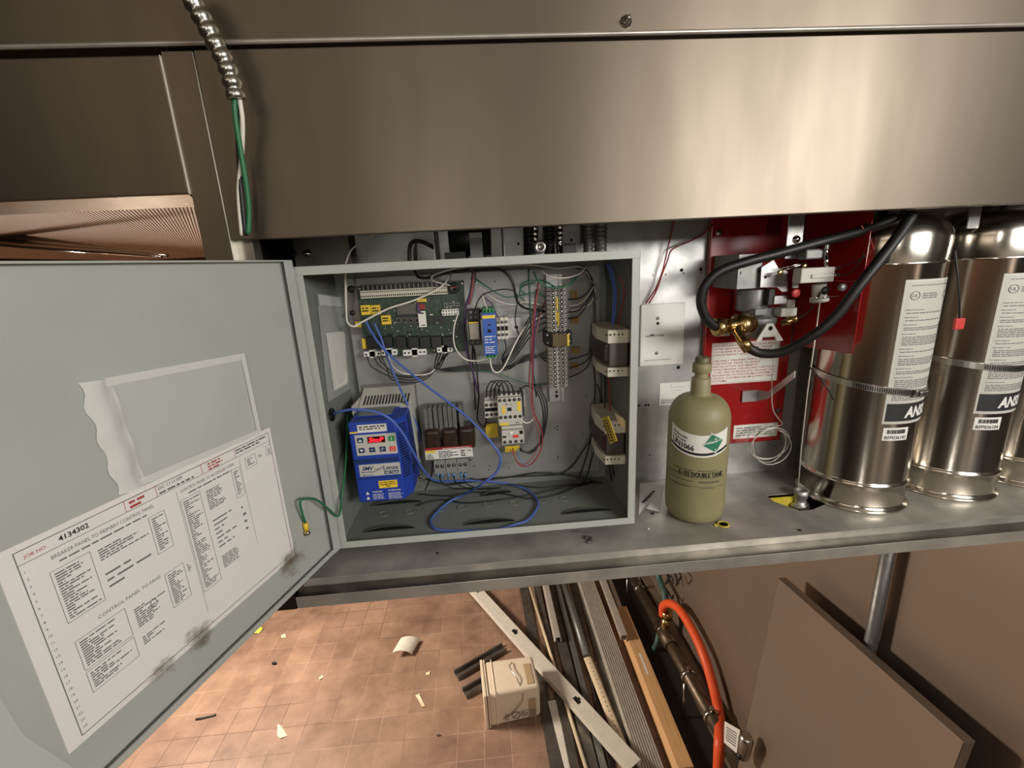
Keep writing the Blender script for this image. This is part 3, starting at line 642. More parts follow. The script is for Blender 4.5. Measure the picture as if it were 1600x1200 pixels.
for i, px in enumerate((687.5, 705.5, 723.5)):
    e = ext(.14, px-8.7, 717.5-i*1.2, px+8.7, 739-i*1.5); b = MB().m('grey').box(e[0], e[1], .135, .17, e[2], e[3])
    for k in (.28, .72):
        xx = e[0]+(e[1]-e[0])*k; b.m('hole').lathe((xx,.135,(e[2]+e[3])/2+.002), [(.0045,0),(.0045,.0003),(0,.0003)], 14, (0,-1,0)); b.m('steel').lathe((xx,.1345,(e[2]+e[3])/2+.002), [(.0028,0),(.0028,.0006),(0,.0006)], 10, (0,-1,0))
    b.build('terminal', lr, bevel=.001)
for px in (684, 691, 701, 709, 720, 727):
    p = at(px, 740, Y=.145); MB().m('wireltblue').cyl((p.x,.145,p.z+.002), (p.x,.145,p.z-.009), .0032, n=10).build('ferrule', lr)
# ---------------------------------------------------------------- relays, rails, blocks
e = ext(.16, 731, 484, 751, 540); cx, cz = (e[0]+e[1])/2, (e[2]+e[3])/2
rl = thing('plug_in_relay', 'black socket relay with smoky amber cube left of the blue module', 'relay', (cx, .18, e[2]))
b = MB().m('dark').box(e[0], e[1], .165, PY, e[2], e[3])
for i in range(2):
    for zz in (e[3]-.006, e[3]-.017, e[2]+.006):
        xx = e[0]+(e[1]-e[0])*(.3+.4*i); b.m('castgrey').lathe((xx,.165,zz), [(.0035,0),(.0035,.0008),(0,.0008)], 10, (0,-1,0))
b.build('socket', rl, bevel=.001)
MB().m('darkamber').box(e[0]+.003, e[1]-.003, .135, .165, e[2]+.017, e[3]-.026).build('relay_cube', rl, bevel=.001)
MB().m('yellow').box(e[0]+.003, e[1]-.003, .134, .150, e[3]-.026, e[3]-.0235).build('label_strip', rl)
e = ext(.115, 754.5, 483, 776, 560)
bm = thing('timer_module', 'narrow blue plug-in timer module with yellow label on the horizontal rail', 'relay', ((e[0]+e[1])/2, .16, e[2]))
MB().m('cobalt').box(e[0], e[1], .115, .195, e[2]+.007, e[3]-.008).build('case', bm, bevel=.0012)
for zz0, zz1 in ((e[3]-.009, e[3]), (e[2], e[2]+.008)):
    b = MB().m('greenbtn').box(e[0]+.003, e[1]-.002, .122, .19, zz0, zz1)
    for k in (.25, .5, .75): b.m('hole').box(e[0]+(e[1]-e[0])*k-.0017, e[0]+(e[1]-e[0])*k+.0017, .1215, .123, zz0+.002, zz1-.002)
    b.build('terminal', bm)
MB().m('yellow').box(e[0]+.001, e[1]-.001, .1142, .116, e[3]-.019, e[3]-.0125).build('label_strip', bm)
b = MB().m('dark').lathe(((e[0]+e[1])/2,.115,e[3]-.045), [(.004,0),(.004,.0012),(0,.0012)], 12, (0,-1,0)); b.box((e[0]+e[1])/2-.002,(e[0]+e[1])/2+.003,.1145,.116,e[3]-.034,e[3]-.030); b.build('dial', bm)
b = MB().m('white').greek(e[0]+.003,e[1]-.003,e[2]+.030,e[3]-.052,.1145,.006,fill=.35,lo=.6)
b.greek(e[0]+.003,e[1]-.003,e[2]+.012,e[2]+.028,.1145,.004,fill=.4,lo=.7); b.build('printing', bm)
e = ext(.165, 776, 496, 794.5, 530); n3 = 3
for i in range(3):
    a = e[0]+(e[1]-e[0])*i/3; c = e[0]+(e[1]-e[0])*(i+1)/3
    tb = thing('terminal_block', 'cream screw terminal block between the blue module and the rail end', 'terminal block', ((a+c)/2, .18, e[2]), 'cream terminal blocks on the horizontal rail')
    b = MB().m('cream').box(a+.0004, c-.0004, .165, .195, e[2], e[3]); b.m('hole')
    b.box(a+.001, c-.001, .1645, .166, (e[2]+e[3])/2-.005, (e[2]+e[3])/2+.005); b.build('body', tb, bevel=.0005)
    for zz in (e[3]-.010, e[2]+.010): MB().m('dkalu').lathe(((a+c)/2,.165,zz), [(.0035,0),(.0035,.0006),(.0012,.0006),(0,.0002)], 12, (0,-1,0)).build('screw', tb)
e = ext(.19, 730, 498, 814, 529)
b = MB().m('galv').box(e[0], e[1], .192, PY, e[2], e[3]); b.box(e[0], e[1], .188, .1925, e[2], e[2]+.006); b.box(e[0], e[1], .188, .1925, e[3]-.006, e[3]); b.m('hole').box(e[1]-.014, e[1]-.006, .1915, .1925, (e[2]+e[3])/2-.003, (e[2]+e[3])/2+.003)
b.build('din_rail', label='short horizontal mounting rail behind the blue module', cat='mounting rail')
# vertical rail
vx0, vx1 = .462, .505; xr = (vx0+vx1)/2
b = MB().m('galv').box(xr-.0175, xr+.0175, .192, PY, .222, .515); b.box(xr-.0175, xr-.0105, .1885, .192, .222, .515); b.box(xr+.0105, xr+.0175, .1885, .192, .222, .515)
b.m('hole').lathe((xr,.1917,.234), [(.004,0),(.004,.0002)], 12, (0,-1,0)); b.lathe((xr,.1917,.244), [(.003,0),(.003,.0002)], 12, (0,-1,0))
b.build('din_rail', label='long vertical mounting rail carrying two stacks of terminal blocks', cat='mounting rail')
def tblock(zc, hgt, label, group):
    tb = thing('terminal_block', label, 'terminal block', (xr, .18, zc-hgt/2), group)
    b = MB().m('ltgrey')
    b.prism([(vx0,.190,zc-hgt/2+.0003),(vx0,.160,zc-hgt/2+.0003),(vx0+.008,.150,zc-hgt/2+.0003),(xr-.004,.150,zc-hgt/2+.0003),(xr-.004,.158,zc-hgt/2+.0003),(xr+.004,.158,zc-hgt/2+.0003),(xr+.004,.150,zc-hgt/2+.0003),(vx1-.008,.150,zc-hgt/2+.0003),(vx1,.160,zc-hgt/2+.0003),(vx1,.190,zc-hgt/2+.0003)], (0,0,hgt-.0018))
    b.build('body', tb)
    for xx in (vx0+.0125, vx1-.0125):
        b = MB().m('hole').lathe((xx,.150,zc), [(.0042,0),(.0042,.0003),(0,.0003)], 12, (0,-1,0)); b.m('steel').lathe((xx,.1495,zc), [(.003,0),(.003,.0008),(.0008,.0012),(0,.0008)], 10, (0,-1,0)); b.build('screw', tb)
    return tb
zt1, zt0 = at(870,447,Y=.15).z, at(870,518.5,Y=.15).z; zb1, zb0 = at(872,541.5,Y=.15).z, at(872,606,Y=.15).z
for (za, zb_, lab, g) in ((zt1, zt0, 'grey terminal block in the upper stack on the vertical rail, above the black relay', 'terminal blocks above the relay'), (zb1, zb0, 'grey terminal block in the lower stack on the vertical rail, below the black relay', 'terminal blocks below the relay')):
    pitch = (za-zb_)/10; t0 = tblock(za-pitch/2, pitch, lab, g)
    for k in range(1, 10): dup(t0, (0, 0, -pitch*k))
for (z0_, z1_, xo) in ((zt1-.05, zt1-.024, .0), (zt1-.075, zt1-.052, -.003), (zt0+.012, zt0+.042, .002)):
    MB().m('yellow').box(xr+xo-.0018, xr+xo+.0018, .1535, .158, z0_, z1_).build('jumper_bar', label={0: 'upper', 1: 'middle', 2: 'lower'}[[.0, -.003, .002].index(xo)]+' yellow jumper strip between the screws of the upper terminal stack', cat='jumper strip')
e = ext(.14, 853, 520, 895, 540)
rl = thing('plug_in_relay', 'black relay with clear cover between the two stacks of terminal blocks', 'relay', ((e[0]+e[1])/2, .17, e[2]))
b = MB().m('dark').box(e[0], e[1], .15, .19, e[2], e[3]); b.m('steel')
for xx in (e[0]+.006, e[1]-.006):
    for zz in (e[2]+.006, e[3]-.006): b.lathe((xx,.15,zz), [(.0028,0),(.0028,.0008),(0,.0008)], 10, (0,-1,0))
b.build('socket', rl, bevel=.001)
MB().m('darkamber').box(e[0]+.012, e[1]-.011, .122, .15, e[2]+.001, e[3]-.001).m('yellow').box(e[1]-.016, e[1]-.011, .1215, .15, e[2]+.001, e[3]-.001).build('relay_cube', rl, bevel=.001)
# contactors
def contact_unit(nm, label, cat, l, t_, r_, bb, yf, rows, extra=None):
    e = ext(yf, l, t_, r_, bb); g = thing(nm, label, cat, ((e[0]+e[1])/2, .17, e[2]))
    b = MB().m('ltgrey').box(e[0], e[1], yf, .195, e[2]+.003, e[3]-.006); b.box(e[0]+.001, e[1]-.001, yf+.012, .195, e[2], e[3]); b.build('case', g, bevel=.0012)
    for (zf, nn) in rows:
        zz = e[2]+(e[3]-e[2])*zf
        for i in range(nn):
            xx = e[0]+(e[1]-e[0])*(i+.5)/nn; b = MB().m('hole').lathe((xx,yf,zz), [(.0038,0),(.0038,.0004),(0,.0004)], 12, (0,-1,0)); b.m('dkalu').lathe((xx,yf-.0004,zz), [(.0022,0),(.0022,.0005),(0,.0005)], 8, (0,-1,0)); b.build('terminal_screw', g)
    if extra: extra(e, g, yf)
    return g, e
def ex1(e, g, yf):
    b = MB().m('hole').box(e[0]+.001, e[1]-.001, yf-.0006, yf+.002, (e[2]+e[3])/2-.006, (e[2]+e[3])/2+.002); b.build('slot', g)
contact_unit('auxiliary_terminal', 'small cream screw terminal unit left of the contactor', 'terminal unit', 757, 622, 778, 655, .14, ((.22,3),(.68,3)), ex1)
def ex2(e, g, yf):
    w_ = e[1]-e[0]; h_ = e[3]-e[2]
    b = MB().m('dark').box(e[0]+w_*.40, e[0]+w_*.56, yf-.002, yf, e[2]+h_*.50, e[2]+h_*.60); b.box(e[1]+.0002, e[1]+.006, .14, .19, e[2]+h_*.2, e[3]-h_*.05); b.build('armature', g)
    
    for q_ in ((.18,.30,.42,.66),(.80,.94,.47,.78),(.05,.42,.04,.12)): MB().m('yellow').box(e[0]+w_*q_[0], e[0]+w_*q_[1], yf-.0008, yf, e[2]+h_*q_[2], e[2]+h_*q_[3]).build('yellow_label', g)
    b = MB().m('ink').text('13', e[0]+w_*.52, e[2]+h_*.68, h=.0035, y=yf-.0008); b.box(e[0]+w_*.33,e[0]+w_*.4,yf-.0006,yf,e[2]+h_*.70,e[2]+h_*.73); b.text('P1e', e[0]+w_*.72, e[2]+h_*.08, h=.004, y=yf-.0008); b.build('marking', g)
    b = MB().m('dark')
    for i in range(5): xx = e[0]+w_*(i+.5)/5; b.box(xx-.003, xx+.003, yf+.0115, yf+.02, e[3]-.004, e[3]+.004)
    b.build('wire_entry', g)
ctc, ce = contact_unit('contactor', 'cream motor contactor with yellow stickers, right of centre in the enclosure', 'contactor', 778, 617, 816, 666, .12, ((.30,5),(.84,5)), ex2)
def ex3(e, g, yf):
    w_ = e[1]-e[0]; h_ = e[3]-e[2]
    MB().m('redbtn').box(e[0]+w_*.5, e[0]+w_*.75, yf-.001, yf, e[2]+h_*.42, e[2]+h_*.58).build('reset_button', g)
    b = MB().m('white').lathe((e[0]+w_*.42,yf,e[2]+h_*.68), [(.0042,0),(.0042,.0012),(.001,.0012),(0,.0006)], 14, (0,-1,0)); b.build('dial', g)
    MB().m('dark').box(e[0]+w_*.04, e[0]+w_*.2, yf-.0006, yf, e[2]+h_*.45, e[2]+h_*.56).m('hole').box(e[1]-w_*.2, e[1]-w_*.05, yf-.0006, yf, e[2]+h_*.6, e[2]+h_*.8).build('marking', g)
contact_unit('overload_relay', 'cream overload relay with white dial directly under the contactor', 'overload relay', 784, 668, 819, 695.5, .125, ((.2,4),), ex3)
b = MB().m('galv').box(.395, .408, .185, PY, .215, .26); b.build('rail_bracket', label='small galvanised bracket right of the contactor', cat='bracket')
# yellow wire tags behind things
for (l,t_,r_,bb,lab) in ((759,662,778,684,'yellow wire marker left of the overload relay'),(789,697,812,706,'yellow wire marker under the overload relay')):
    e = ext(.18, l,t_,r_,bb); MB().m('yellow').box(e[0],e[1],.18,.182,e[2],e[3]).build('wire_marker', label=lab, cat='wire marker')
for i,(l,t_,r_,bb) in enumerate(((890,452,908,470),(890,494,910,508),(890,541,912,555),(890,566,910,579))):
    e = ext(.185, l,t_,r_,bb); MB().m('amber').box(e[0]+.004,e[1]-.008,.188,.190,e[2]+.004,e[3]-.003).build('wire_marker', label=['topmost','second from the top','third from the top','lowest'][i]+' yellow wire marker right of the vertical terminal rail', cat='wire marker')
# transformers on the inner right wall (x = W)
def small_tr(name, label, cat, l, t_, r_, bb, tagm):
    xw = W-.0025; zc1 = at((l+r_)/2, t_, X=xw-.02).z; zc0 = at((l+r_)/2, bb, X=xw-.02).z; ya = at(l, (t_+bb)/2, X=xw-.025).y; yb = at(r_, (t_+bb)/2, X=xw-.01).y
    y0_, y1_ = min(ya,yb), max(ya,yb); y1_ = min(y1_, D-.012)
    g = thing(name, label, cat, (xw-.025, (y0_+y1_)/2, zc0))
    hgt = zc1-zc0
    b = MB().m('dkalu').box(xw-.042, xw-.002, y0_+.006, y1_-.006, zc0+hgt*.2, zc1-hgt*.2); b.build('core', g, bevel=.004)
    b = MB().m('copper').box(xw-.050, xw-.006, y0_+.012, y1_-.012, zc0+hgt*.28, zc1-hgt*.28); b.build('coil', g, bevel=.006, seg=3)
    for zz0, zz1 in ((zc1-hgt*.28, zc1), (zc0, zc0+hgt*.2)): 
        b = MB().m('cream'); b.prism([(xw,y0_,zz0),(xw-.045,y0_+.004,zz0),(xw-.052,(y0_+y1_)/2,zz0),(xw-.045,y1_-.004,zz0),(xw,y1_,zz0)], (0,0,zz1-zz0)); b.m('hole')
        for k in range(5): b.box(xw-.05+.008*k, xw-.047+.008*k, y0_-.0002, y0_+.004, zz0+(zz1-zz0)*.6, zz0+(zz1-zz0)*.75)
        b.build('end_block', g, bevel=.002)
    return g, (y0_, y1_, zc0, zc1, xw)
small_tr('control_transformer', 'cream ended transformer high on the right inside wall of the enclosure', 'transformer', 938, 510, 978, 580, 0)
g, (ya, yb, zc0, zc1, xw) = small_tr('control_transformer', 'transformer with slanted yellow label low on the right inside wall', 'transformer', 936, 646, 972, 712, 1)
e0, e1 = at(945,655,X=xw-.056), at(957,692,X=xw-.056)
vw = Vector((0,1,0))*.006; P = [at(px,py,X=xw-.056) for px,py in ((940,653),(950,650),(964,689),(953,694))]; vw = (P[1]-P[0])*.5; b = MB().m('yellow').add(P+[p_+Vector((.001,0,0)) for p_ in P], [(0,1,2,3),(4,7,6,5),(0,4,5,1),(1,5,6,2),(2,6,7,3),(3,7,4,0)]); b.m('ink')
for k in range(8):
    for s_ in (-.35, .35):
        c = e0+(e1-e0)*((k+.6)/8.4)+vw*s_-Vector((.0006,0,0)); d1 = (e1-e0)/30; d2 = vw*.22; b.add([c-d1-d2,c-d1+d2,c+d1+d2,c+d1-d2], [(0,1,2,3)])
b.build('yellow_label', g)
MB().m('plain').add([at(px,py,X=xw-.03) for px,py in ((960,645),(975,655),(976,668),(966,662))], [(0,1,2,3)]).build('paper_flag', g)
# ---------------------------------------------------------------- wires
WN = [0]
def wire(mt, pts, r, label, group=None, cat='wire', name='wire', n=8, raw=False):
    P = [p if isinstance(p, Vector) else at(p[0], p[1], Y=p[2]) for p in pts]
    b = MB().m(mt).tube(smoothpath(P), r, n); return b.build(name, label=label, cat=cat, group=group)
FLZ = .007
def G(px, py, z=FLZ):
    p = at(px, py, Z=z)
    if z > 0 and p.y > .192: p = at(px, py, Y=.192)
    if z > 0 and p.z < z: p.z = z
    return p
# blue cable: board -> floor loop -> grommet
wire('wireblue', [(571,500,.165),(580,518,.155),(602,548,.14),(650,590,.12),(700,628,.10),(735,656,.085),(768,692,.07),(782,716,.065),(775,738,.07),(752,757,.075), G(725,773,.02), G(700,785), G(680,803), G(673,815), G(680,826), G(700,829,.005), G(730,829,.005), G(775,827,.005), G(803,820), G(825,812), G(840,792), G(838,779), G(824,766), G(800,757,.012), G(760,752,.012), G(725,751,.014), G(700,752,.016), (678,750,.13),(662,735,.08),(643,702,.03),(630,678,.02),(610,655,.01),(585,643,.01),(550,640,.015),(525,645,.03), GROM+Vector((.003,0,0)), GROM-Vector((.015,0,0))], .0026, 'long blue cable looping over the enclosure floor from the board to the left grommet', name='cable', cat='cable', n=10)
wire('wireblue', [(585,505,.16),(596,530,.155),(606,560,.15),(618,590,.15),(632,622,.13),(643,645,.14),(654,672,.18),(657,690,.19)], .0024, 'short blue cable passing behind the right side of the blue drive', name='cable', cat='cable')
ww = 'wirewhite'
wire(ww, [(540,425,.11),(540,450,.11),(541,485,.12),(543,503,.13),(552,510,.14),(566,503,.145),(605,483,.15),(645,470,.15),(676,456,.15),(694,444,.16),(703,430,.17)], .0021, 'white cable sagging across the upper part of the circuit board')
wire(ww, [(703,446,.17),(680,440,.15),(674,436,.13),(682,428,.12),(725,417,.11),(780,415,.11),(828,414,.11),(870,419,.13),(905,417,.15),(922,432,.16),(930,455,.17),(920,476,.18),(892,486,.18)], .0018, 'white wire running along the top inside edge toward the terminal rail')
wire(ww, [(716,488,.165),(709,515,.15),(711,542,.15),(725,560,.15),(742,564,.15),(762,561,.14)], .0015, 'white wire curving from the board connector to the foot of the blue module')
wire(ww, [(766,560,.13),(768,574,.12),(775,582,.12),(787,574,.13),(806,535,.15),(822,510,.17),(848,492,.18)], .0016, 'white wire bent under the blue module and rising to the terminals')
wire(ww, [(747,445,.17),(772,467,.17),(800,476,.17),(822,472,.18),(852,478,.19)], .0013, 'thin pale wire above the blue module sagging to the terminal rail')
wire(ww, [(606,553,.165),(612,570,.16),(627,582,.16),(650,586,.16),(672,583,.17),(682,572,.18)], .0015, 'white wire among the black bundle under the circuit board')
wire(ww, [(814,656,.12),(822,661,.12),(830,658,.14),(836,650,.16)], .0015, 'short white wire at the right side of the contactor')
wire(ww, [(754,462,.15),(758,475,.14),(762,484,.13)], .0015, 'short white wire entering the top of the blue module')
wire('wiregreen', [(742,435,.16),(767,452,.15),(790,464,.15),(815,461,.16),(840,458,.17),(858,470,.18)], .0014, 'green wire drooping above the blue module')
wire('wiregreen', [(834,424,.13),(842,440,.12),(860,449,.12),(882,448,.12),(895,440,.13),(908,424,.15)], .0017, 'green wire looped over the head of the terminal rail')
wire('wiregreen', [(822,460,.15),(813,452,.15),(818,442,.15),(835,438,.15),(852,440,.16),(878,455,.19)], .0016, 'green wire coiled left of the terminal rail head')
wire('wiregreen', [(702,575,.175),(740,578,.18),(775,582,.185),(800,592,.185),(830,600,.185),(856,600,.19)], .0012, 'thin green wire running below the blue module to the lower terminals')
wire('wireteal', [(826,420,.13),(828,470,.14),(830,520,.15),(832,570,.16),(838,620,.17)], .0018, 'dark green wire dropping left of the vertical terminal rail')
wire('wirepurple', [(838,452,.15),(836,500,.15),(834,550,.16),(833,590,.16)], .0016, 'purple wire dropping left of the vertical terminal rail')
wire('wirered', [(842,440,.15),(835,490,.14),(832,540,.14),(832,600,.14),(833,640,.14),(846,672,.14),(846,700,.13),(832,724,.12),(815,728,.12),(805,716,.125),(801,700,.13)], .0015, 'red wire looping down beside the contactor to the overload relay')
wire('wirepink', [(836,470,.15),(830,530,.15),(828,610,.14),(834,650,.13),(843,690,.125),(828,720,.115),(812,724,.12),(797,702,.13)], .0013, 'brownish pink wire looping beside the red wire near the overload relay')
wire('wireltblue', [(809,700,.13),(813,718,.12),(826,729,.12),(838,716,.13)], .0013, 'light blue wire hooking under the overload relay')
wire('wirepurple', [(739,421,.15),(735,455,.15),(727,482,.16),(725,515,.17),(730,552,.175),(740,585,.18),(747,615,.185)], .0022, 'purple wire running down between the board and the relay')
wire('wirepink', [(741,421,.14),(738,450,.145),(733,475,.16)], .003, 'brownish twisted wires hanging right of the board buzzer')
for i, (o, r) in enumerate(((0,.0017),(4,.0017),(8,.0017))):
    wire('wireblack', [(833+o,600,.16),(846+o,630,.155),(849+o*.6,660,.15),(842+o*.4,692,.14),(826+o*.3,706+o*.3,.13),(812,704-o*.5,.13)], r, 'black wire in the bundle curving past the right of the contactor', 'black wires right of the contactor')
for i in range(4):
    xa = 760+i*6.2; xb = 782+i*7
    wire('wireblack', [(xa,622,.15),(xa+1,606,.14),((xa+xb)/2-2,594+abs(i-1.5),.13),(xb-4,602,.13),(xb,619,.135)], .0014, 'black jumper wire arched over the top of the contactor', 'jumpers over the contactor')
wire('wireblack', [(812,618,.14),(816,606,.14),(824,603,.15),(834,608,.16)], .0015, 'black wire leaving the top right of the contactor')
for i, (xs, d) in enumerate(((573,0),(584,3),(590,5),(596,-3))):
    wire('wireblack', [(xs,556,.165),(xs+9,574-d,.16),(615+d,590-d,.16),(645,594-d*1.4,.16),(670,586-d,.17),(684,570,.18),(698+i,552,.17)], .0013, 'black wire drooping in the bundle under the circuit board', 'black wires under the board')
for i in range(4):
    wire('wireblack', [(684+i*5,551,.165),(680+i*4,566,.17),(682+i*2,577,.175),(708,574+i*2,.175),(755,569+i*3,.18),(795,571+i*2,.18),(828,562-i*3,.18),(856,548+i*6,.185)], .0013, 'black wire running right from the board toward the lower terminals', 'black wires to the lower terminals')
for i in range(5):
    wire('wireblack', [(856,478+i*8,.185),(842,482+i*9,.175),(828,495+i*8,.17),(815,520+i*6,.17),(800,548+i*4,.175),(785,563+i*2,.18)], .0013, 'black wire fanning out left of the terminal rail', 'black wires left of the terminals')
for i in range(4):
    wire('wirewhite' if i == 1 else 'wireblack', [(888,468+i*10,.18),(905,466+i*9,.165),(920,455+i*5,.16),(927,440+i*3,.16),(918,424,.15),(900,419,.14)], .0013, 'white wire among the loops right of the upper terminals' if i == 1 else 'black wire looping up right of the upper terminals', None if i == 1 else 'black wires right of the upper terminals')
for i in range(3):
    wire('wireblack', [(889,562+i*14,.185),(910,556+i*12,.17),(922,548+i*8,.165),(928,520,.165),(930,480,.165),(926,440,.16)], .0014, 'black wire looping from the lower terminals up to the top of the box', 'black wires right of the lower terminals')
wire('wireblack', [(740,423,.13),(780,421,.12),(800,440,.12),(808,470,.13),(822,482,.15),(850,486,.18)], .0024, 'thick black wire arching from the box top to the upper terminals')
wire('wireblack', [(648,424,.12),(654,433,.13),(670,434,.14),(700,426,.14),(735,422,.13)], .003, 'thick black cord along the box top above the board', name='cord', cat='cord')
wire('wireblack', [(741,487,.16),(748,468,.15),(760,458,.15),(790,452,.15),(808,462,.16),(805,500,.17),(812,530,.18)], .0013, 'thin black wire arching over the blue module')
wire('wirepurple', [(757,465,.15),(768,474,.15),(775,490,.15),(780,500,.16)], .0013, 'short purple wire at the top right of the blue module')
for i in range(3):
    wire('grey' if i != 2 else 'wireblack', [(778+i*5,530,.17),(783+i*4,545,.165),(776+i*5,555,.17),(768+i*8,563,.175)], .0014, 'wire leaving the bottom of the cream terminal blocks', 'wires under the cream terminal blocks')
wire('wireblack', [(740,545,.18),(745,580,.18),(748,620,.185),(746,655,.19),(757,668,.185),(760,655,.17)], .0016, 'black wire dropping from the relay to the left of the contactor')
wire('wireblack', [(757,480,.18),(742,500,.175),(738,552,.18),(741,600,.185),(743,640,.19)], .0016, 'black wire dropping left of the plug in relay')
wire('wireblue', [(949,412,.14),(957,440,.13),(959,470,.12),(956,512,.12)], .0022, 'blue wire dropping to the upper transformer, left one of the pair', name='wire')
wire('wireblue', [(953,410,.13),(961,445,.12),(962,475,.11),(958,512,.11)], .0018, 'blue wire dropping to the upper transformer, right one of the pair')
wire('wirered', [(966,430,.08),(975,450,.075),(972,480,.08),(964,512,.1)], .0014, 'dark red wire on the right inside wall above the upper transformer')
wire('wirered', [(949,578,.12),(952,610,.12),(953,640,.12),(952,662,.12)], .0017, 'dark red wire between the two transformers on the right wall')
wire('wireblack', [(944,575,.13),(946,610,.14),(944,650,.14)], .0018, 'black wire between the two transformers on the right wall')
for i in range(2):
    wire('wireblack', [(950+i*5,706,.12),(952+i*5,730,.12), G(957+i*6,756,.006)], .0017, 'black wire hanging below the lower transformer to the box floor', 'wires below the lower transformer')
wire('wireblack', [(940,652,.16),(928,676,.17),(910,706,.18),(893,729,.19), G(872,741), G(820,744), G(760,748), G(715,755)], .0018, 'black cable running from the lower transformer along the back of the box floor', name='cable', cat='cable')
wire('wireblack', [G(655,772), G(700,775), G(740,769), G(790,772), G(825,779), G(858,776), G(890,765), G(915,748), (925,715,.18),(935,690,.17),(942,670,.15)], .0015, 'black cable snaking across the middle of the box floor', name='cable', cat='cable')
wire('wireblack', [G(930,753), G(885,742,.012), G(840,739,.012), G(800,745), G(740,752), G(700,757), (665,748,.18)], .0022, 'thick black cable along the joint of box floor and back plate', name='cable', cat='cable')
for i, px in enumerate((687,709,724)):
    wire('wireblack', [(px,742,.145),(px+2,752,.13),(px+9,758,.12), G(px+28,764), G(px+60,762)], .0013, 'thin black wire trailing from the line reactor terminals', 'wires from the line reactor')
wire('wireblack', [(676,720,.16),(674,742,.16), G(664,766)], .0015, 'black wire hanging left of the line reactor terminals')
wire('wireteal', [(541,690,.17),(538,730,.12),(533,775,.04),(531,800,.02)], .0017, 'dark green wire falling beside the left of the blue drive')
for k, (pts, r, lab) in enumerate((
 ([G(940,754), G(890,757), G(850,762,.012), G(800,757,.014), G(765,753,.014), (735,747,.185)], .0014, 'thin black cable along the back of the box floor near the right corner'),
 ([G(652,790), G(690,781), G(730,786), G(790,780), G(845,770), G(900,757)], .0016, 'black cable crossing the middle of the box floor in front of the back cables'),
 ([(926,560,.19),(930,600,.19),(927,650,.19),(920,700,.19), G(905,748)], .0016, 'black cable dropping down the back plate right side to the floor'),
 ([(933,600,.185),(941,625,.18),(938,650,.17)], .0015, 'short black wire between plate and lower transformer'))):
    wire('wireblack', pts, r, lab, name='cable', cat='cable')
for k, pts in enumerate(([(846,424,.13),(862,433,.12),(884,434,.12),(905,428,.13),(915,418,.14)], [(820,470,.15),(812,462,.15),(816,448,.15),(836,441,.15)], [(893,440,.16),(915,436,.15),(931,446,.15),(936,462,.15),(928,472,.16)])):
    wire(['wirewhite','wireteal','grey'][k], pts, .0015, ['pale wire arching over the head of the terminal rail','dark green wire loop left of the rail head','grey wire loop in the dark upper right corner of the box'][k])
wire('wirepink', [(852,470,.185),(842,500,.17),(836,530,.165),(829,565,.165),(826,600,.17)], .0014, 'brownish wire descending left of the relay between the stacks')
# ---------------------------------------------------------------- above the enclosure
def conduit(mt, path, r, pitch, label, name='flexible_conduit', group=None, parent=None, n=14, depth=.16):
    P = smoothpath(path, 24); pts = []; rad = []; d = 0
    L_ = sum((P[i+1]-P[i]).length for i in range(len(P)-1)); k = int(L_/pitch*6); cum = [0]
    for i in range(len(P)-1): cum.append(cum[-1]+(P[i+1]-P[i]).length)
    j = 0
    for i in range(k+1):
        s_ = L_*i/k
        while j < len(P)-2 and cum[j+1] < s_: j += 1
        f_ = (s_-cum[j])/max(1e-9, cum[j+1]-cum[j]); pts.append(P[j].lerp(P[j+1], f_))
        ph = (s_/pitch) % 1; rad.append(r*(1-depth+depth*(math.sin(math.pi*ph)**.5)))
    b = MB().m(mt).tube(pts, rad, n); return b.build(name, parent, **({} if parent else dict(label=label, cat='conduit', group=group)))
for px, r, pit, mt, lab in ((826,.011,.008,'rubber','black flexible conduit, leftmost above the enclosure'),(835,.0075,.010,'chrome','thin shiny spiral conduit behind the round connector'),(858,.011,.008,'rubber','black flexible conduit in the middle above the enclosure'),(874,.0075,.010,'chrome','thin shiny spiral conduit right of the round connector'),(919,.0105,.0075,'castgrey','grey ribbed conduit entering the box top, left of the pair'),(938,.0135,.0085,'castgrey','thick grey ribbed conduit entering the box top, right of the pair')):
    p = at(px, 372, Y=.13); conduit(mt, [Vector((p.x,.13,H+.001)), Vector((p.x+.002,.13,H+.1)), Vector((p.x+.004,.132,.85))], r, pit, lab)
cn = thing('cable_connector', 'round zinc cable connector on top of the enclosure', 'connector', (at(843,386,Y=.07).x, .08, H))
p = at(844, 386, Y=.07); b = MB().m('steel').lathe((p.x,.07,p.z), [(.0115,0),(.0115,.004),(.009,.005),(.005,.0045),(.0045,.002),(0,.002)], 20, (0,-1,0)); b.m('castgrey').cyl((p.x,.07,p.z), (p.x,.095,p.z), .012); b.box(p.x-.008,p.x+.008,.075,.095,H,p.z); b.build('body', cn)
p = at(887, 388, Y=.1); b = MB().m('dark').box(p.x-.014,p.x+.014,.085,.12,H+.0009,p.z+.008); b.build('cable_gland', label='black cable gland standing on the box top', cat='cable gland', bevel=.002)
fm = thing('fan_motor', 'dark fan motor in a steel bracket behind the enclosure top', 'motor', (at(735,380,Y=.15).x, .15, H+.002))
e = ext(.13, 678, 366, 789, 400)
b = MB().m('dark').cyl((e[0]+.03,.16,.60), (e[1]-.03,.16,.60), .038, n=24); b.build('motor_body', fm)
for x in (e[0], e[1]-.003): MB().m('galv').box(x, x+.002, .12, .2, H+.002, .66).build('side_plate', fm)
b = MB().m('grey').box(e[0]+.072, e[0]+.097, .118, .122, H+.002, .595); b.m('ltgrey').box(e[0]+.072, e[0]+.097, .117, .122, .595, .605); b.build('wiring_plate', fm)
MB().m('dark').box(e[0]+.02, e[0]+.062, .12, .19, H+.002, .57).build('base', fm)
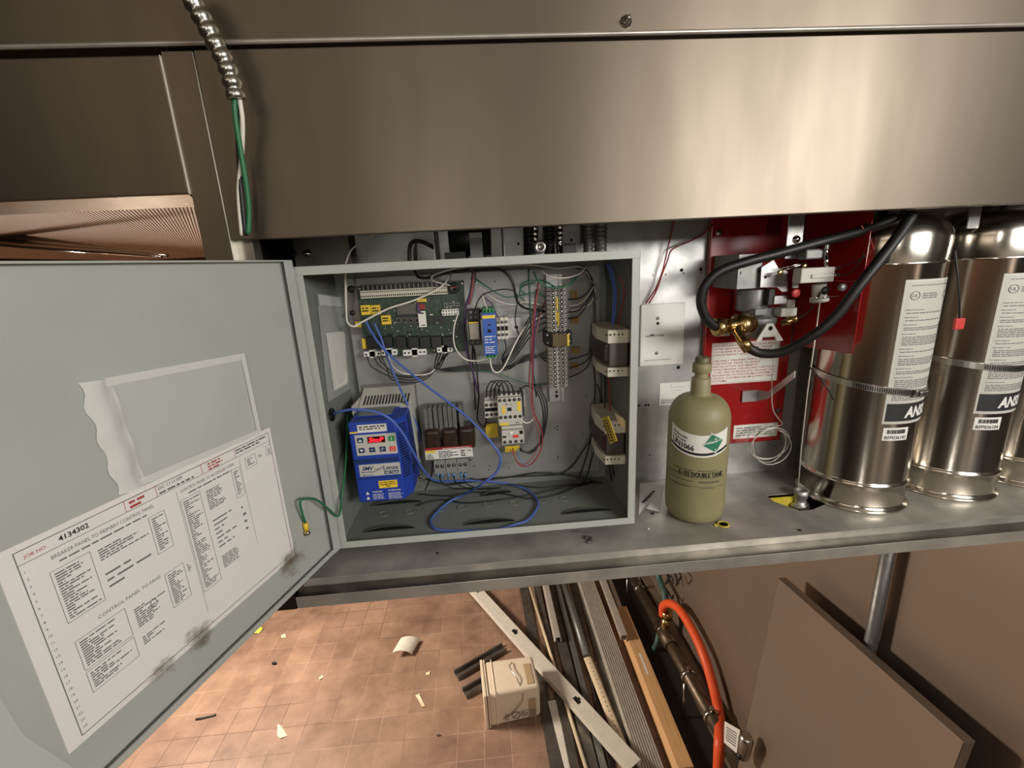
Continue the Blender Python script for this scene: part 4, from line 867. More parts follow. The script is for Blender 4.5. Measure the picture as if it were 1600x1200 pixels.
wire('wireblack', [(640,418,.13),(640,390,.13),(645,378,.13),(660,378,.13),(680,388,.14)], .004, 'black cord bending from the fan motor to the box top', name='cord', cat='cord')
wire(ww, [(540,412,.10),(548,392,.10),(565,378,.10),(585,366,.10)], .0015, 'pale cable rising from the box top left to behind the hood', name='cable', cat='cable')
MB().m('dark').box(at(540,428,Y=.1).x-.025, at(540,428,Y=.1).x+.014, .09, .125, H-.008, H-.002).build('cable_gland', label='black gland in the box top where the white cable enters', cat='cable gland', bevel=.001)
MB().m('dark').box(at(646,424,Y=.1).x-.012, at(646,424,Y=.1).x+.012, .09, .125, H-.012, H-.002).build('cable_gland', label='black gland in the box top where the thick cord enters', cat='cable gland', bevel=.001)
p = at(481, 396, Y=.15); b = MB().m('dkalu').box(-.05, .06, .150, .155, H-.01, .66); b.m('chrome').lathe((p.x,.15,p.z), [(.008,0),(.008,.004),(.005,.008),(0,.008)], 14, (0,-1,0)); b.m('dark').lathe((p.x-.03,.15,p.z), [(.007,0),(.007,.004),(0,.004)], 14, (0,-1,0)); b.build('mounting_bracket', label='dark bracket with two bolts behind the enclosure top left corner', cat='bracket')
# ---------------------------------------------------------------- on the cabinet back wall
e = ext(.215, 1000.5, 474, 1069, 571)
mp = thing('module_plate', 'square white module cover plate with two screws on the galvanised wall right of the enclosure', 'cover plate', ((e[0]+e[1])/2, .215, e[2]))
b = MB().m('white').box(e[0], e[1], .213, WY, e[2], e[3]); b.build('cover', mp, bevel=.003)
b = MB().m('plain').box(e[0]+.006, e[1]-.036, .2124, .2134, e[2]+.068, e[2]+.083)
b.m('ink').text('Mircom', e[0]+.024, e[2]+.0725, h=.0065, y=.2121, width=.032, bold=.012)
for k in range(3): b.add([(e[0]+.010+.0045*k,.2121,e[2]+.0725),(e[0]+.0135+.0045*k,.2121,e[2]+.0725),(e[0]+.0135+.0045*k,.2121,e[2]+.075+.0018*k)], [(0,1,2)])
b.m('greyink').greek(e[0]+.01, e[0]+.09, e[2]+.012, e[2]+.017, .2128, .0028, lo=.8); b.build('name_label', mp)
for zz in (e[3]-.034, e[2]+.032):
    MB().m('castgrey').lathe((e[0]+.040,.213,zz), [(.004,0),(.004,.0006),(.001,.0006),(0,.0002)], 12, (0,-1,0)).build('screw', mp)
MB().m('dark').lathe((e[0]+.041,.213,e[3]-.046), [(.0038,0),(.0038,.0006),(0,.0006)], 12, (0,-1,0)).build('status_light', mp)
for k, (pts) in enumerate(([(1054,344,.2),(1044,385,.2),(1036,420,.2),(1025,450,.205),(1009,474,.212)], [(1114,350,.2),(1098,366,.2),(1075,378,.2),(1050,390,.2),(1042,410,.2),(1034,430,.2),(1025,455,.205),(1014,474,.212)])):
    wire('wirered', pts, .0017, ['red wire dropping straight from the hood to the white cover plate', 'red wire curving from the red panel corner to the white cover plate'][k])
e = ext(.2175, 1031, 598, 1078, 632); b = MB().m('plain').box(e[0],e[1],.2185,WY,e[2],e[3]); b.m('greyink').greek(e[0]+.004,e[1]-.01,e[2]+.004,e[2]+.016,.218,.003,lo=.6); b.rect(e[0]+.028,e[0]+.062,e[3]-.012,e[3]-.0115,.218); b.rect(e[0]+.030,e[0]+.055,e[3]-.020,e[3]-.0195,.218); b.rect(e[0]+.028,e[0]+.0285,e[3]-.012,e[3]-.003,.218); b.build('instruction_label', label='small white instruction label on the wall behind the olive cylinder', cat='label')
P = [G(1000,755,S+.0012), G(1038,752,S+.0012), G(1030,800,S+.002), G(1010,795,S+.006), G(998,806,S+.0012)]
b = MB().m('paper').add(P, [(0,1,2,3,4)]); b.m('ink')
for k in range(6): c = G(1003+k*3, 786-k*3.2, S+.0045-.0003*k); b.add([c, c+Vector((.010,.003,.0004)), c+Vector((.011,.009,.0004)), c+Vector((.002,.007,.0004))], [(0,1,2,3)])
b.build('leaflet', label='crumpled printed leaflet on the shelf between enclosure and olive cylinder', cat='paper')
# ---------------------------------------------------------------- olive cylinder
CX, CY, CRD = .766, .0555, .062
cyl = thing('gas_cylinder', 'olive green nitrogen cylinder with UN1066 label standing on the shelf', 'gas cylinder', (CX, CY, S))
zt = at(1087, 640, Y=CY).z
zsh = at(1087, 655, Y=CY-.03).z; znk = at(1085, 617, Y=CY).z; ztop = at(1087, 590, Y=CY).z
R_ = CRD
prof = [(0,.001),(R_*.7,0),(R_*.88,.004),(R_*.97,.014),(R_,.028)]
zb = zsh-S-.008; hs = znk-S-zb
prof += [(R_, zb)] + [(.0215+(R_-.0215)*math.cos(a)**.9, zb+hs*math.sin(a)) for a in [k*math.pi/2/12 for k in range(1,12)]]
zc = znk-S; zn = at(1087,590,Y=CY).z-S
prof += [(.0205, zc+.001), (.0195, zc+.006), (.0190, zn-.002), (.0175, zn), (0, zn)]
MB().m('olive').lathe((CX,CY,S), prof, 56).build('body', cyl, base=(CX,CY,S))
z0_ = S+zn; z1_ = at(1087,579,Y=CY).z; z2_ = at(1087,568,Y=CY).z; z3_ = at(1087,558,Y=CY).z
b = MB().m('olive').lathe((CX,CY,z0_), [(.0135,-.002),(.0135,z1_-z0_-.004),(.0125,z1_-z0_)], 24); b.lathe((CX,CY,z1_-.004), [(.019,0),(.0205,.002),(.0205,z2_-z1_+.003),(.019,z2_-z1_+.005)], 6); b.build('valve_nut', cyl)
MB().m('oliveplug').lathe((CX,CY,z2_), [(.0145,0),(.0145,z3_-z2_-.003),(.0125,z3_-z2_),(0,z3_-z2_)], 24).build('cap', cyl, label='dark green cap')
FA = math.atan2(CAM[1]-CY, CAM[0]-CX)   # direction towards the viewer side
def CT(p, c=(CX,CY), r=R_, fa=FA+.02):
    a = fa+p[0]/r; rr_ = r-p[1]; return Vector((c[0]+rr_*math.cos(a), c[1]+rr_*math.sin(a), p[2]))
def zc_(py, px=1087): return at(px, py, Y=CY-R_*.9).z
def band(b, x0, x1, f0, f1, y, n=24):
    vs = []; fs = []
    for i in range(n+1):
        x = x0+(x1-x0)*i/n; vs += [(x,y,f0(x)),(x,y,f1(x))]
    for i in range(n): fs.append((2*i,2*i+2,2*i+3,2*i+1))
    b.add(vs, fs)
zl0, zl1 = zc_(715), zc_(681)
sag = lambda x: 4.0*(x-.004)**2
b = MB(CT).m('plain'); band(b, -.060, .064, lambda x: zl0+sag(x), lambda x: zl1+sag(x), -.0006)
b.m('ink'); band(b, -.0605, .0645, lambda x: zl0+.004+sag(x), lambda x: zl0+.0095+sag(x), -.0009)
def curved(b, t, x, z, h, bold=0, width=None, y=-.0009):
    vs, fs, x0, x1, y0, y1 = textmesh(t, bold); k = h/.7; kx = k if width is None else width/(x1-x0)
    b.add([(x+(v[0]-x0)*kx, y, z+v[1]*k+sag(x+(v[0]-x0)*kx)) for v in vs], fs)
curved(b, 'UN1066', -.055, zl0+.0125, .0115, .03, width=.048); curved(b, 'Compressed', -.054, zl0+.0275, .0042, .02); curved(b, 'NITROGEN', -.054, zl0+.0345, .0046, .02)
b.build('name_band', cyl, label='white curved band reading UN1066')
dcx, dcz, ds = .030, zc_(691, 1107), .0235
b = MB(CT).m('plain'); rot = .25
def dia(s_, y): return [(dcx+s_*math.cos(rot+k*math.pi/2), y, dcz+s_*math.sin(rot+k*math.pi/2)) for k in range(4)]
def subq(b, q, y0, n=6):
    P = [Vector(p) for p in q]; vs = [(P[0]*(1-i/n)+P[1]*(i/n))*(1-j/n)+(P[3]*(1-i/n)+P[2]*(i/n))*(j/n) for i in range(n+1) for j in range(n+1)]
    b.add(vs, [(i*(n+1)+j,i*(n+1)+j+1,(i+1)*(n+1)+j+1,(i+1)*(n+1)+j) for i in range(n) for j in range(n)])
subq(b, dia(ds, -.0013), 0); b.m('green'); subq(b, dia(ds*.88, -.0016), 0); b.m('plain')
b.text('NON-FLAMMABLE GAS', dcx-.018, dcz-.003, h=.0034, y=-.002, width=.035, bold=.03, rot=rot); b.text('2', dcx+.003, dcz-.0175, h=.005, y=-.002, bold=.03, rot=rot)
b.add([(dcx+x*math.cos(rot)-z*math.sin(rot), -.002, dcz+x*math.sin(rot)+z*math.cos(rot)) for x,z in ((-.012,.003),(-.010,.0055),(.007,.0095),(.009,.0075))], [(0,1,2,3)])
b.build('hazard_diamond', cyl, label='green hazard diamond')
b = MB(CT).m('ink'); zp = zc_(745)
b.text('R-102 DOUBLE TANK', -.036, zp-.001, h=.0105, y=-.0006, width=.094, bold=.03)
for z_, x0, x1, pt in ((zp+.012,-.05,-.004,.0025),(zp+.013,.002,.045,.0022),(zp+.001,-.062,-.033,.003),(zp-.012,-.06,.0,.0022),(zp-.011,.006,.05,.0022),(zp-.014,.006,.055,.0025),(zp-.026,-.055,-.005,.002),(zp-.026,.01,.04,.002)):
    b.greek(x0, x1, z_, z_+pt, -.0006, pt, lo=.9)
for z_ in (zp-.0035, zp-.023): band(b, -.064, .064, lambda x: z_, lambda x: z_+.0006, -.0006)
rs = random.Random(4)
for k in range(3):
    zz = zsh+.002+.009*k
    for j in range(4-k%2): pass
b.build('printing', cyl)
b = MB(lambda p: CT(p)); 
q = G(1130, 820, S); b = MB().m('yellowplastic').lathe(q, [(.011,0),(.013,.001),(.013,.002),(.0105,.003),(.009,.0025),(.009,.0005),(.011,0)], 24); b.box(q.x-.020,q.x-.010,q.y-.003,q.y+.003,S,S+.001+0*0+S*0+.001); b.build('tear_ring', label='yellow plastic tear ring lying at the foot of the olive cylinder', cat='plastic ring')
# ---------------------------------------------------------------- red release bracket
rp = thing('release_bracket', 'red enamelled release mechanism mounting bracket on the cabinet back wall', 'mounting bracket', (1.0, .2, .07))
ax0, ax1 = .862, 1.075
b = MB().m('red'); P = [at(1113,345,Y=.205), at(1260,345,Y=.205), at(1226,690,Y=.205), at(1143,690,Y=.205), at(1113,600,Y=.205)]
b.box(P[0].x-.002, 1.06, .203, .216, at(1185,690,Y=.205).z, .70); b.build('back_plate', rp, bevel=.003)
wy = .035
wy = .012; w0, w1 = at(1238,540,Y=.2), at(1332,553,Y=wy)
b = MB().m('red').prism([(w0.x,.203,w0.z),(w1.x,wy,w1.z),(w1.x+.002,wy+.003,w1.z),(w0.x+.004,.205,w0.z)], (0,0,.40)); b.prism([(w1.x,wy,w1.z),(w1.x+.0026,wy+.001,w1.z),(w1.x+.0026,wy+.014,w1.z),(w1.x,wy+.014,w1.z)], (0,0,.40)); b.build('front_wing', rp, bevel=.0015)
b = MB().m('redplastic'); 
for px, py in ((1123,364),): MB().m('steel').lathe(at(px,py,Y=.203), [(.008,0),(.008,.003),(.004,.005),(0,.005)], 6, (0,-1,0)).build('bolt', rp)
MB().m('castgrey').lathe(at(1314,449,Y=.045), [(.008,0),(.008,.006),(.004,.008),(0,.008)], 12, (0,-1,0)).build('bolt', rp)
MB().m('dkalu').lathe(at(1215,641,Y=.203), [(.006,0),(.006,.004),(0,.004)], 12, (0,-1,0)).build('bolt', rp)
MB().m('redplastic').box(at(1338,357,Y=wy).x, at(1343,357,Y=wy).x, wy-.003, wy, .3, .3+.001).build('edge_mark', rp) if False else None
e = ext(.2, 1112, 534, 1217, 598)
b = MB().m('plain').box(e[0],e[1],.2018,.2032,e[2],e[3]); yy = .2014; b.m('redink')
rows = ['DO NOT INSTALL CARTRIDGE IN REGU-','LATED RELEASE MECHANISM UNLESS','LOCK BAR IS IN PLACE. FAILURE','COULD RESULT IN DISCHARGE.','','USE ONLY SPECIFIED ANSUL NITROGEN','CARTRIDGE. REFER TO ANSUL','INSTALLATION AND MAINTE-','NANCE MANUAL FOR SPECIFIED CARTRIDGE','TO BE USED IN REGULATED RELEASE AND','REGULATED ACTUATOR MECHANISMS IN','SINGLE, DOUBLE OR MULTIPLE TANK','SYSTEMS.']
hz = (e[3]-e[2]-.008)/len(rows)
for k, s_ in enumerate(rows):
    if s_: b.text(s_, e[0]+.005, e[3]-.004-hz*(k+1)+hz*.25, h=hz*.58, y=yy, width=(e[1]-e[0]-.012)*(min(1, len(s_)/33) if k not in (5,8,9,10,11) else 1), bold=.008)
for (xa,xb,za,zb_) in ((e[0]+.002,e[1]-.002,e[2]+.002,e[2]+.0026),(e[0]+.002,e[1]-.002,e[3]-.0026,e[3]-.002),(e[0]+.002,e[0]+.0026,e[2]+.002,e[3]-.002),(e[1]-.0026,e[1]-.002,e[2]+.002,e[3]-.002)): b.rect(xa,xb,za,zb_,yy)
b.build('warning_label', rp, label='white label printed in red')
e = ext(.2, 1113, 510, 1140, 533); b = MB().m('plain'); cx_ = at(1150,522,Y=.2); b.add([(cx_.x-.03,.2018,cx_.z-.004),(cx_.x-.012,.2018,cx_.z-.004),(cx_.x-.021,.2018,cx_.z+.012)], [(0,1,2)]); b.build('warning_triangle', rp)
e = ext(.2, 1147, 663, 1215, 684); b = MB().m('plain').box(e[0],e[1],.2018,.2032,e[2],e[3]); b.m('greyink').greek(e[0]+.006,e[1]-.004,e[2]+.004,e[3]-.003,.2014,.0065,fill=.4,lo=.7); b.build('part_label', rp, label='narrow white label strip')
b = MB(); 
# regulator assembly hung in front of the bracket
ra = thing('release_regulator', 'release mechanism with regulator body, microswitches and brass inlet on the red bracket', 'regulator', (.93, .12, .33))
sy = .075
a_, c_ = at(1230,338,Y=sy), at(1243,403,Y=sy); s0, s1 = at(1230,370,Y=sy).x, at(1255,370,Y=sy).x
b = MB().m('galv').box(s0, s1, sy, sy+.003, at(1242,404,Y=sy).z, .70); b.build('strap', ra, bevel=.001)
MB().m('chrome').lathe(at(1244,374,Y=sy), [(.008,0),(.008,.001),(.0055,.002),(.0055,.006),(0,.006)], 12, (0,-1,0)).build('bolt', ra)
e = ext(.10, 1153, 397, 1190, 451); MB().m('castgrey').box(e[0],e[1],.10,.2,e[2],e[3]).m('hole').box(e[0]+.005,e[0]+.007,.0995,.101,e[2]+.03,e[2]+.036).lathe((e[0]+.046,.0999,e[2]+.034),[(.0025,0),(.0025,.0003),(0,.0003)],10,(0,-1,0)).build('housing', ra, bevel=.004)
b = MB().m('galv'); pts = [at(px,py,Y=.09) for px,py in ((1190,418),(1209,406),(1217,420),(1231,424),(1231,456),(1222,456),(1214,449),(1188,449))]; b.prism(pts, (0,.003,0)); b.m('hole').lathe(at(1196,433,Y=.0897), [(.003,0),(.003,.0002),(0,.0002)], 10, (0,-1,0)); b.build('cover_plate', ra, bevel=.0008)
e = ext(.09, 1209, 462, 1229, 475); MB().m('galv').box(e[0],e[1],.088,.10,e[2],e[3]).build('lower_plate', ra, bevel=.001)
e = ext(.093, 1190, 452, 1210, 477); MB().m('dark').box(e[0]+.015,e[1],.092,.13,e[2],e[3]).build('switch_block', ra, bevel=.001)
def rc(px, py, Y): return at(px, py, Y=Y)
ry0 = .11
e = ext(ry0, 1173, 452, 1204, 484); MB().m('castgrey').cyl(((e[0]+e[1])/2,ry0+.03,e[2]-.004), ((e[0]+e[1])/2,ry0+.03,e[3]), .032, n=28).build('bonnet', ra, bevel=.002)
e = ext(ry0-.01, 1172, 482, 1222, 530); b = MB().m('castgrey'); cxx = (e[0]+e[1])/2
b.lathe((cxx,ry0+.025,e[2]), [(.030,0),(.037,.006),(.037,.030),(.040,.032),(.040,.044),(.030,.050),(.03,e[3]-e[2])], 32); b.box(e[0]-.004,cxx,ry0+.0,ry0+.05,e[2]+.012,e[2]+.05); b.box(e[0]+.006,e[0]+.034,ry0-.015,ry0+.03,e[3]-.014,e[3]); b.build('regulator_body', ra, bevel=.002)
b = MB().m('ltgrey'); pts = [at(px,py,Y=ry0-.035) for px,py in ((1181,534),(1199,506),(1208,505),(1224,532),(1213,533),(1211,526),(1192,527),(1190,534))]; b.prism(pts, (0,.003,0)); b.m('hole').lathe(at(1204,513,Y=ry0-.0353), [(.005,0),(.005,.0002),(0,.0002)], 12, (0,-1,0)); b.build('foot_bracket', ra, bevel=.0008)
e = ext(ry0-.02, 1221, 481, 1246, 495); MB().m('ltgrey').box(e[0],e[1],ry0-.02,ry0+.01,e[2],e[3]).box(e[0]+.015,e[1]-.002,ry0-.015,ry0+.01,e[3],e[3]+.016).build('gauge_block', ra, bevel=.003)
b = MB().m('brass'); q0, q1 = rc(1222,505,ry0-.01), rc(1243,498,ry0-.03); b.tube([q0,q0.lerp(q1,.4),q0.lerp(q1,.41),q0.lerp(q1,.6),q0.lerp(q1,.61),q1], [.006,.006,.009,.009,.006,.006], 12); b.lathe(q1, [(.007,0),(.007,.005),(0,.005)], 14, (.3,-1,.1)); b.build('bleed_screw', ra)
q0, q1 = rc(1117,512,.085), rc(1176,505,.10); d_ = (q1-q0)
b = MB().m('brass').tube([q0,q0+d_*.02,q0+d_*.2,q0+d_*.21,q0+d_*.55,q0+d_*.56,q0+d_*.88,q0+d_*.89,q1], [.015,.019,.019,.0145,.0145,.0225,.0225,.016,.016], 24)
b.lathe(q0+d_*.36, [(.017,-.004),(.017,.004)], 6, d_); q2, q3 = rc(1153,520,.07), rc(1170,547,.06); b.tube([q0+d_*.6,q2,q2.lerp(q3,.4),q2.lerp(q3,.41),q3], [.010,.010,.010,.0125,.0115], 14); b.build('inlet_fitting', ra, label='brass inlet fitting')
b = MB().m('chrome'); p0, p1 = rc(1216,425,.07), rc(1285,403,.07); b.cyl(p0,p1,.0012,n=6); p0, p1 = rc(1217,420,.075), rc(1276,406,.075); b.cyl(p0,p1,.0012,n=6); b.build('link_rod', ra)
for px, py in ((1218,426),(1256.5,415.5)): MB().m('brass').lathe(rc(px,py,.068), [(.0055,0),(.0055,.004),(.003,.005),(0,.005)], 12, (0,-1,0)).build('brass_screw', ra)
e = ext(.035, 1249, 418, 1301, 443); MB().m('ltgrey').box(e[0],e[1],.03,.055,e[2]+.002,e[3]).box(e[0]+.02,e[1]-.003,.027,.031,e[2]+.010,e[3]-.012).build('microswitch', ra, bevel=.003)
e = ext(.04, 1260, 389, 1290, 405); MB().m('castgrey').box(e[0],e[1],.04,.065,e[2],e[3]).build('microswitch', ra, bevel=.003)
b = MB().m('chrome'); p0, p1 = rc(1291,400,.035), rc(1291,418,.035); b.cyl(p0,p1,.004,n=10); b.lathe(rc(1292,386,.035), [(.005,-.004),(.005,.004)], 10, (0,0,1)); b.cyl(rc(1292,386,.035), rc(1291,402,.035), .0025, n=8); b.build('switch_lever', ra)
for py in (419, 430): p0 = rc(1302,py,.04); MB().m('steel').cyl(p0, p0+Vector((.012,0,0)), .0032, n=10).build('switch_terminal', ra)
b = MB().m('ltgrey'); e = ext(.075, 1241, 424, 1249, 450); b.box(e[0],e[1],.075,.079,e[2],e[3]); b.build('pull_tab', ra); MB().m('redplastic').lathe(rc(1242.5,458,.073), [(.0085,0),(.0085,.004),(.006,.005),(0,.005)], 20, (0,-1,0)).build('red_pull_knob', ra, label='round red pull knob')
c0, c1 = rc(1280,444,.05), rc(1280,471,.05); b = MB().m('ltgrey').tube([c0,c0.lerp(c1,.75),c0.lerp(c1,.76),c1], [.013,.013,.017,.017], 20); b.m('dark').lathe(c0.lerp(c1,.35)+Vector((.002,-.013,0)), [(.008,0),(.008,.001),(0,.001)], 14, (0,-1,0)); b.build('pulley_knob', ra)
MB().m('chrome').cyl(rc(1266,466,.03), rc(1314,463,.03), .0016, n=6).build('pin', ra)
wire('copper', [(1247,498,.075),(1262,488,.06),(1275,472,.045),(1282,456,.034)], .0018, 'thin brown tube from the brass bleed screw up to the round knob', name='tube', cat='tube')
for i, pts in enumerate(([(1306,419,.03),(1322,414,.02),(1338,409,.0),(1352,400,-.02)], [(1306,430,.03),(1325,428,.015),(1340,414,.0),(1350,396,-.02)], [(1304,438,.03),(1325,440,.01),(1340,438,-.01)])):
    wire(['wireblack','wireblack','wirered'][i], pts, .0011, ['upper thin black wire leaving the microswitch to the right','lower thin black wire leaving the microswitch to the right','thin red wire leaving the microswitch to the right'][i])
wire('wirered', [(1345,352,.02),(1358,372,.02),(1365,390,.03),(1368,400,.03)], .0015, 'short bright red wire beside the top of the left tank')
# hoses
wire('rubber', [(1400,340,.0),(1375,350,.01),(1339,363,.03),(1283,378,.05),(1213,397,.055),(1167,409,.055),(1125,424,.06),(1102,446,.065),(1095,470,.07),(1101,493,.075),(1112,506,.08),(1120,511,.085)], .0095, 'thick black hose arching from under the hood to the brass fitting', cat='hose', name='rubber_hose', n=14)
wire('rubber', [(1168,543,.06),(1190,552,.05),(1225,549,.03),(1272,523,.0),(1307,493,-.015),(1339,451,-.025),(1378,402,-.03),(1408,362,-.025),(1425,335,-.02)], .0095, 'thick black hose sweeping from the brass elbow up across the left tank', cat='hose', name='rubber_hose', n=14)
# lower bracket, wire coil, rod
b = MB().m('galv'); zA = [at(1159,611,Y=.2).z, at(1159,628,Y=.2).z]; xA, xB = at(1159,620,Y=.2).x, at(1183,618,Y=.2).x; xC, xD = at(1205,620,Y=.16), at(1243,585,Y=.09)
b.add([(xA,.2,zA[1]),(xB,.2,zA[1]),(xB,.2,zA[0]),(xA,.2,zA[0]),(xC.x,.17,xC.z-.008),(xC.x,.17,xC.z+.010),(xD.x,.09,xD.z-.008),(xD.x,.09,xD.z+.008)], [(0,1,2,3),(1,4,5,2),(4,6,7,5)])
o = b.build('corner_bracket', label='bent galvanised bracket bolted low on the red plate', cat='bracket'); sm = o.modifiers.new('solid', 'SOLIDIFY'); sm.thickness = .003; sm.offset = 1
pts = []; cc = at(1197,692,Y=.17)
for k in range(4*24+1):
    a = k*2*math.pi/24; r1 = .048+.004*math.sin(k*.37); r2 = .044+.004*math.cos(k*.29)
    pts.append(Vector((cc.x+r1*math.cos(a+1.2), .165+.008*math.sin(k*.2)-.003*k/24, cc.z+r2*math.sin(a+1.2))))
b = MB().m('alu').tube(pts, .0011, 6); top = smoothpath([pts[0], at(1222,662,Y=.16), at(1208,640,Y=.15), at(1206,600,Y=.15), at(1208,560,Y=.14), at(1208,540,Y=.14)]); b.tube(top, .0011, 6); b.build('coiled_cable', label='loose coil of thin steel cable hanging in front of the red plate', cat='steel cable')
b = MB().m('alu').tube([at(1281,472,Y=.04), at(1272,540,Y=.035), at(1262,610,Y=.035), at(1252,700,Y=.035), at(1247,762,Y=.035)], .0014, 6); b.build('pull_cable', label='straight thin steel pull cable running down to the pipe fitting in the shelf hole', cat='steel cable')
q = at(1250, 783, Z=S-.012); qt = at(1250,766,Y=q.y); b = MB().m('galv').lathe((q.x,q.y,S-.04), [(.016,0),(.016,.010),(.020,.012),(.020,.022),(.0125,.024),(.0125,.040),(.0145,.041),(.0145,.058),(.0115,.058),(.0115,.045),(0,.045)], 24); b.build('pipe_fitting', label='zinc conduit fitting standing up through the torn hole in the shelf', cat='pipe fitting')
wire('wireblack', [(1262,570,.02),(1280,590,.0),(1292,605,-.012),(1302,624,-.015)], .0015, 'loose black wire end in front of the left tank below the clamp')
# ---------------------------------------------------------------- tanks
def make_tank(cx, cy, label, serial, detail=True):
    r = .101; t = thing('agent_tank', label, 'tank', (cx, cy, S), None)
    z1 = at(1430, 419, Y=cy-.09).z if detail else .5
    h1 = .505-S; hw = .062
    prof = [(0,.003),(r*.93,.001),(r+.006,0),(r+.008,.003),(r+.006,.006),(r-.001,.010),(r,.016),(r,hw-.004),(r+.004,hw-.002),(r+.005,hw+.002),(r+.001,hw+.005),(r,hw+.008),(r,h1-.004),(r+.002,h1-.002),(r+.002,h1+.002),(r,h1+.004)]
    prof += [(r*math.cos(a)**.75 if a < 1.5 else .02, h1+.045+.055*math.sin(a)) for a in [k*1.5/10 for k in range(11)]]
    MB().m('tank').lathe((cx,cy,S), prof, 72).build('shell', t, base=(cx,cy,S))
    MB().m('dkalu').lathe((cx,cy,S+h1+.10), [(.024,0),(.024,.03),(.03,.03),(.03,.06),(.02,.06),(0,.06)], 20).build('valve', t)
    if not detail: return t
    fa = math.atan2(CAM[1]-cy, CAM[0]-cx)
    def T(p): return CT(p, (cx,cy), r, fa)
    x0, x1 = .038, .165
    zt_, zb_ = .475, .185
    b = MB(T).m('ltgrey'); b.rect(x0, x1, zb_, zt_, -.0005, 20); b.m('white')
    for (xa,xb,za,zb2) in ((x0+.002,x0+.003,zb_+.002,zt_-.002),): b.rect(xa,xb,za,zb2,-.0008)
    b.rect(x0+.002,x1,zt_-.003,zt_-.002,-.0008,20); b.m('ink')
    b.m('greyink'); rr_ = random.Random(9); z = zt_-.012
    b.greek(x0+.012, x1-.01, z, z+.003, -.0008, .003, lo=.9, rnd=rr_)
    ringc = (x0+.02, zt_-.030)
    b.tube([(ringc[0]+.008*math.cos(a), -.0009, ringc[1]+.008*math.sin(a)) for a in [k*math.pi/8 for k in range(17)]], .0006, 4); b.text('UL', ringc[0], ringc[1]-.003, h=.006, y=-.0009, align='c', bold=.01)
    b.greek(x0+.033, x0+.075, zt_-.038, zt_-.024, -.0008, .004, lo=.7, rnd=rr_)
    b.tube([(x0+.105+.016*math.cos(a), -.0009, zt_-.031+.007*math.sin(a)) for a in [k*math.pi/8 for k in range(17)]], .0005, 4)
    z = zt_-.055
    while z > zb_+.05:
        n = rr_.choice([1,2,4,5]); b.greek(x0+.008, x0+.045, z-.003, z, -.0008, .003, lo=.6, rnd=rr_); z -= .0055
        b.greek(x0+.010, x1-.006, z-.0038*n, z, -.0008, .0038, lo=.75, rnd=rr_); z -= .0038*n+.005
    b.m('ink'); b.rect(x0+.004, x1-.002, zb_+.006, zb_+.044, -.0009, 20)
    b.m('white').text('ANSUL', x0+.040, zb_+.014, h=.022, y=-.0013, width=.085, bold=.04, shear=.15)
    b.build('instruction_label', t, label='long printed instruction label with black band')
    b = MB(T).m('plain'); b.rect(x0+.005, x0+.056, zb_-.036, zb_-.008, -.0006, 8); b.m('ink').text(serial, x0+.009, zb_-.033, h=.0075, y=-.001, width=.043, bold=.01)
    rr_ = random.Random(1); x = x0+.012
    while x < x0+.048: wd = rr_.choice([.0006,.0012,.0018]); b.rect(x, x+wd, zb_-.021, zb_-.012, -.001); x += wd+rr_.choice([.0007,.0012])
    b.build('serial_sticker', t, label='white barcode sticker')
    return t
T1 = (1.161,.09); T2 = (1.395,.105)
make_tank(*T1, 'polished steel agent tank, left one, behind the black hose', 'RFP036143')
make_tank(*T2, 'polished steel agent tank, right one, with red plastic flag hanging in front', 'RFP036104')
make_tank(1.62, .115, 'third tank standing in the dark at the right picture edge', '', False)
def clamp(c, z, tilt, label, hx):
    r = .1025; g = thing('hose_clamp', label, 'band clamp', (c[0], c[1], z))
    fa = math.atan2(CAM[1]-c[1], CAM[0]-c[0]); n = 72; b = MB().m('band'); vs = []; fs = []
    for i in range(n):
        a = 2*math.pi*i/n; zz = z+tilt*math.sin(a-fa)
        for (rr_, dz) in ((r,-.007),(r+.0015,-.0065),(r+.0015,.0065),(r,.007)): vs.append((c[0]+rr_*math.cos(a), c[1]+rr_*math.sin(a), zz+dz))
    for i in range(n):
        for k in range(3): fs.append((i*4+k, ((i+1)%n)*4+k, ((i+1)%n)*4+k+1, i*4+k+1))
    b.add(vs, fs); b.build('strap', g)
    def T(p):
        a = fa+p[0]/r; return Vector((c[0]+(r-p[1])*math.cos(a), c[1]+(r-p[1])*math.sin(a), z+tilt*math.sin(a-fa)+p[2]))
    b = MB(T).m('hole'); x = hx-.115
    while x < hx-.012: b.rect(x, x+.0016, -.0045, .0045, -.0018); x += .0038
    b.build('worm_slots', g)
    b = MB(T).m('band').box(hx-.012, hx+.022, -.010, -.0018, -.008, .008); b.lathe((hx+.006,-.010,0), [(.006,-.013),(.0065,-.012),(.0065,.012),(.006,.013)], 14, (1,0,0)) if False else b.box(hx-.006, hx+.014, -.014, -.010, -.005, .005); b.build('screw_housing', g, bevel=.003)
clamp(T1, .262, -.014, 'worm drive band clamp around the left tank', .098)
clamp(T2, .292, -.012, 'worm drive band clamp around the right tank', .155)
wire('wireblack', [(1492,390,-.01),(1496,430,-.015),(1499,470,-.015),(1499,497,-.012)], .0018, 'black lead hanging between the two tanks to the red flag')
e = at(1499, 506, Y=-.015); MB().m('redplastic').box(e.x-.010, e.x+.010, -.017, -.011, e.z-.011, e.z+.011).build('seal_flag', label='red plastic flag on a black lead in front of the right tank', cat='plastic flag', bevel=.002)
for px in (1396, 1523): p = at(px, 340, Y=.05); MB().m('galv').box(p.x-.012, p.x+.012, .05, .053, p.z-.02, .8).build('hanger_strap', label='short galvanised strap above the %s' % ('left tank' if px < 1450 else 'right tank'), cat='strap')
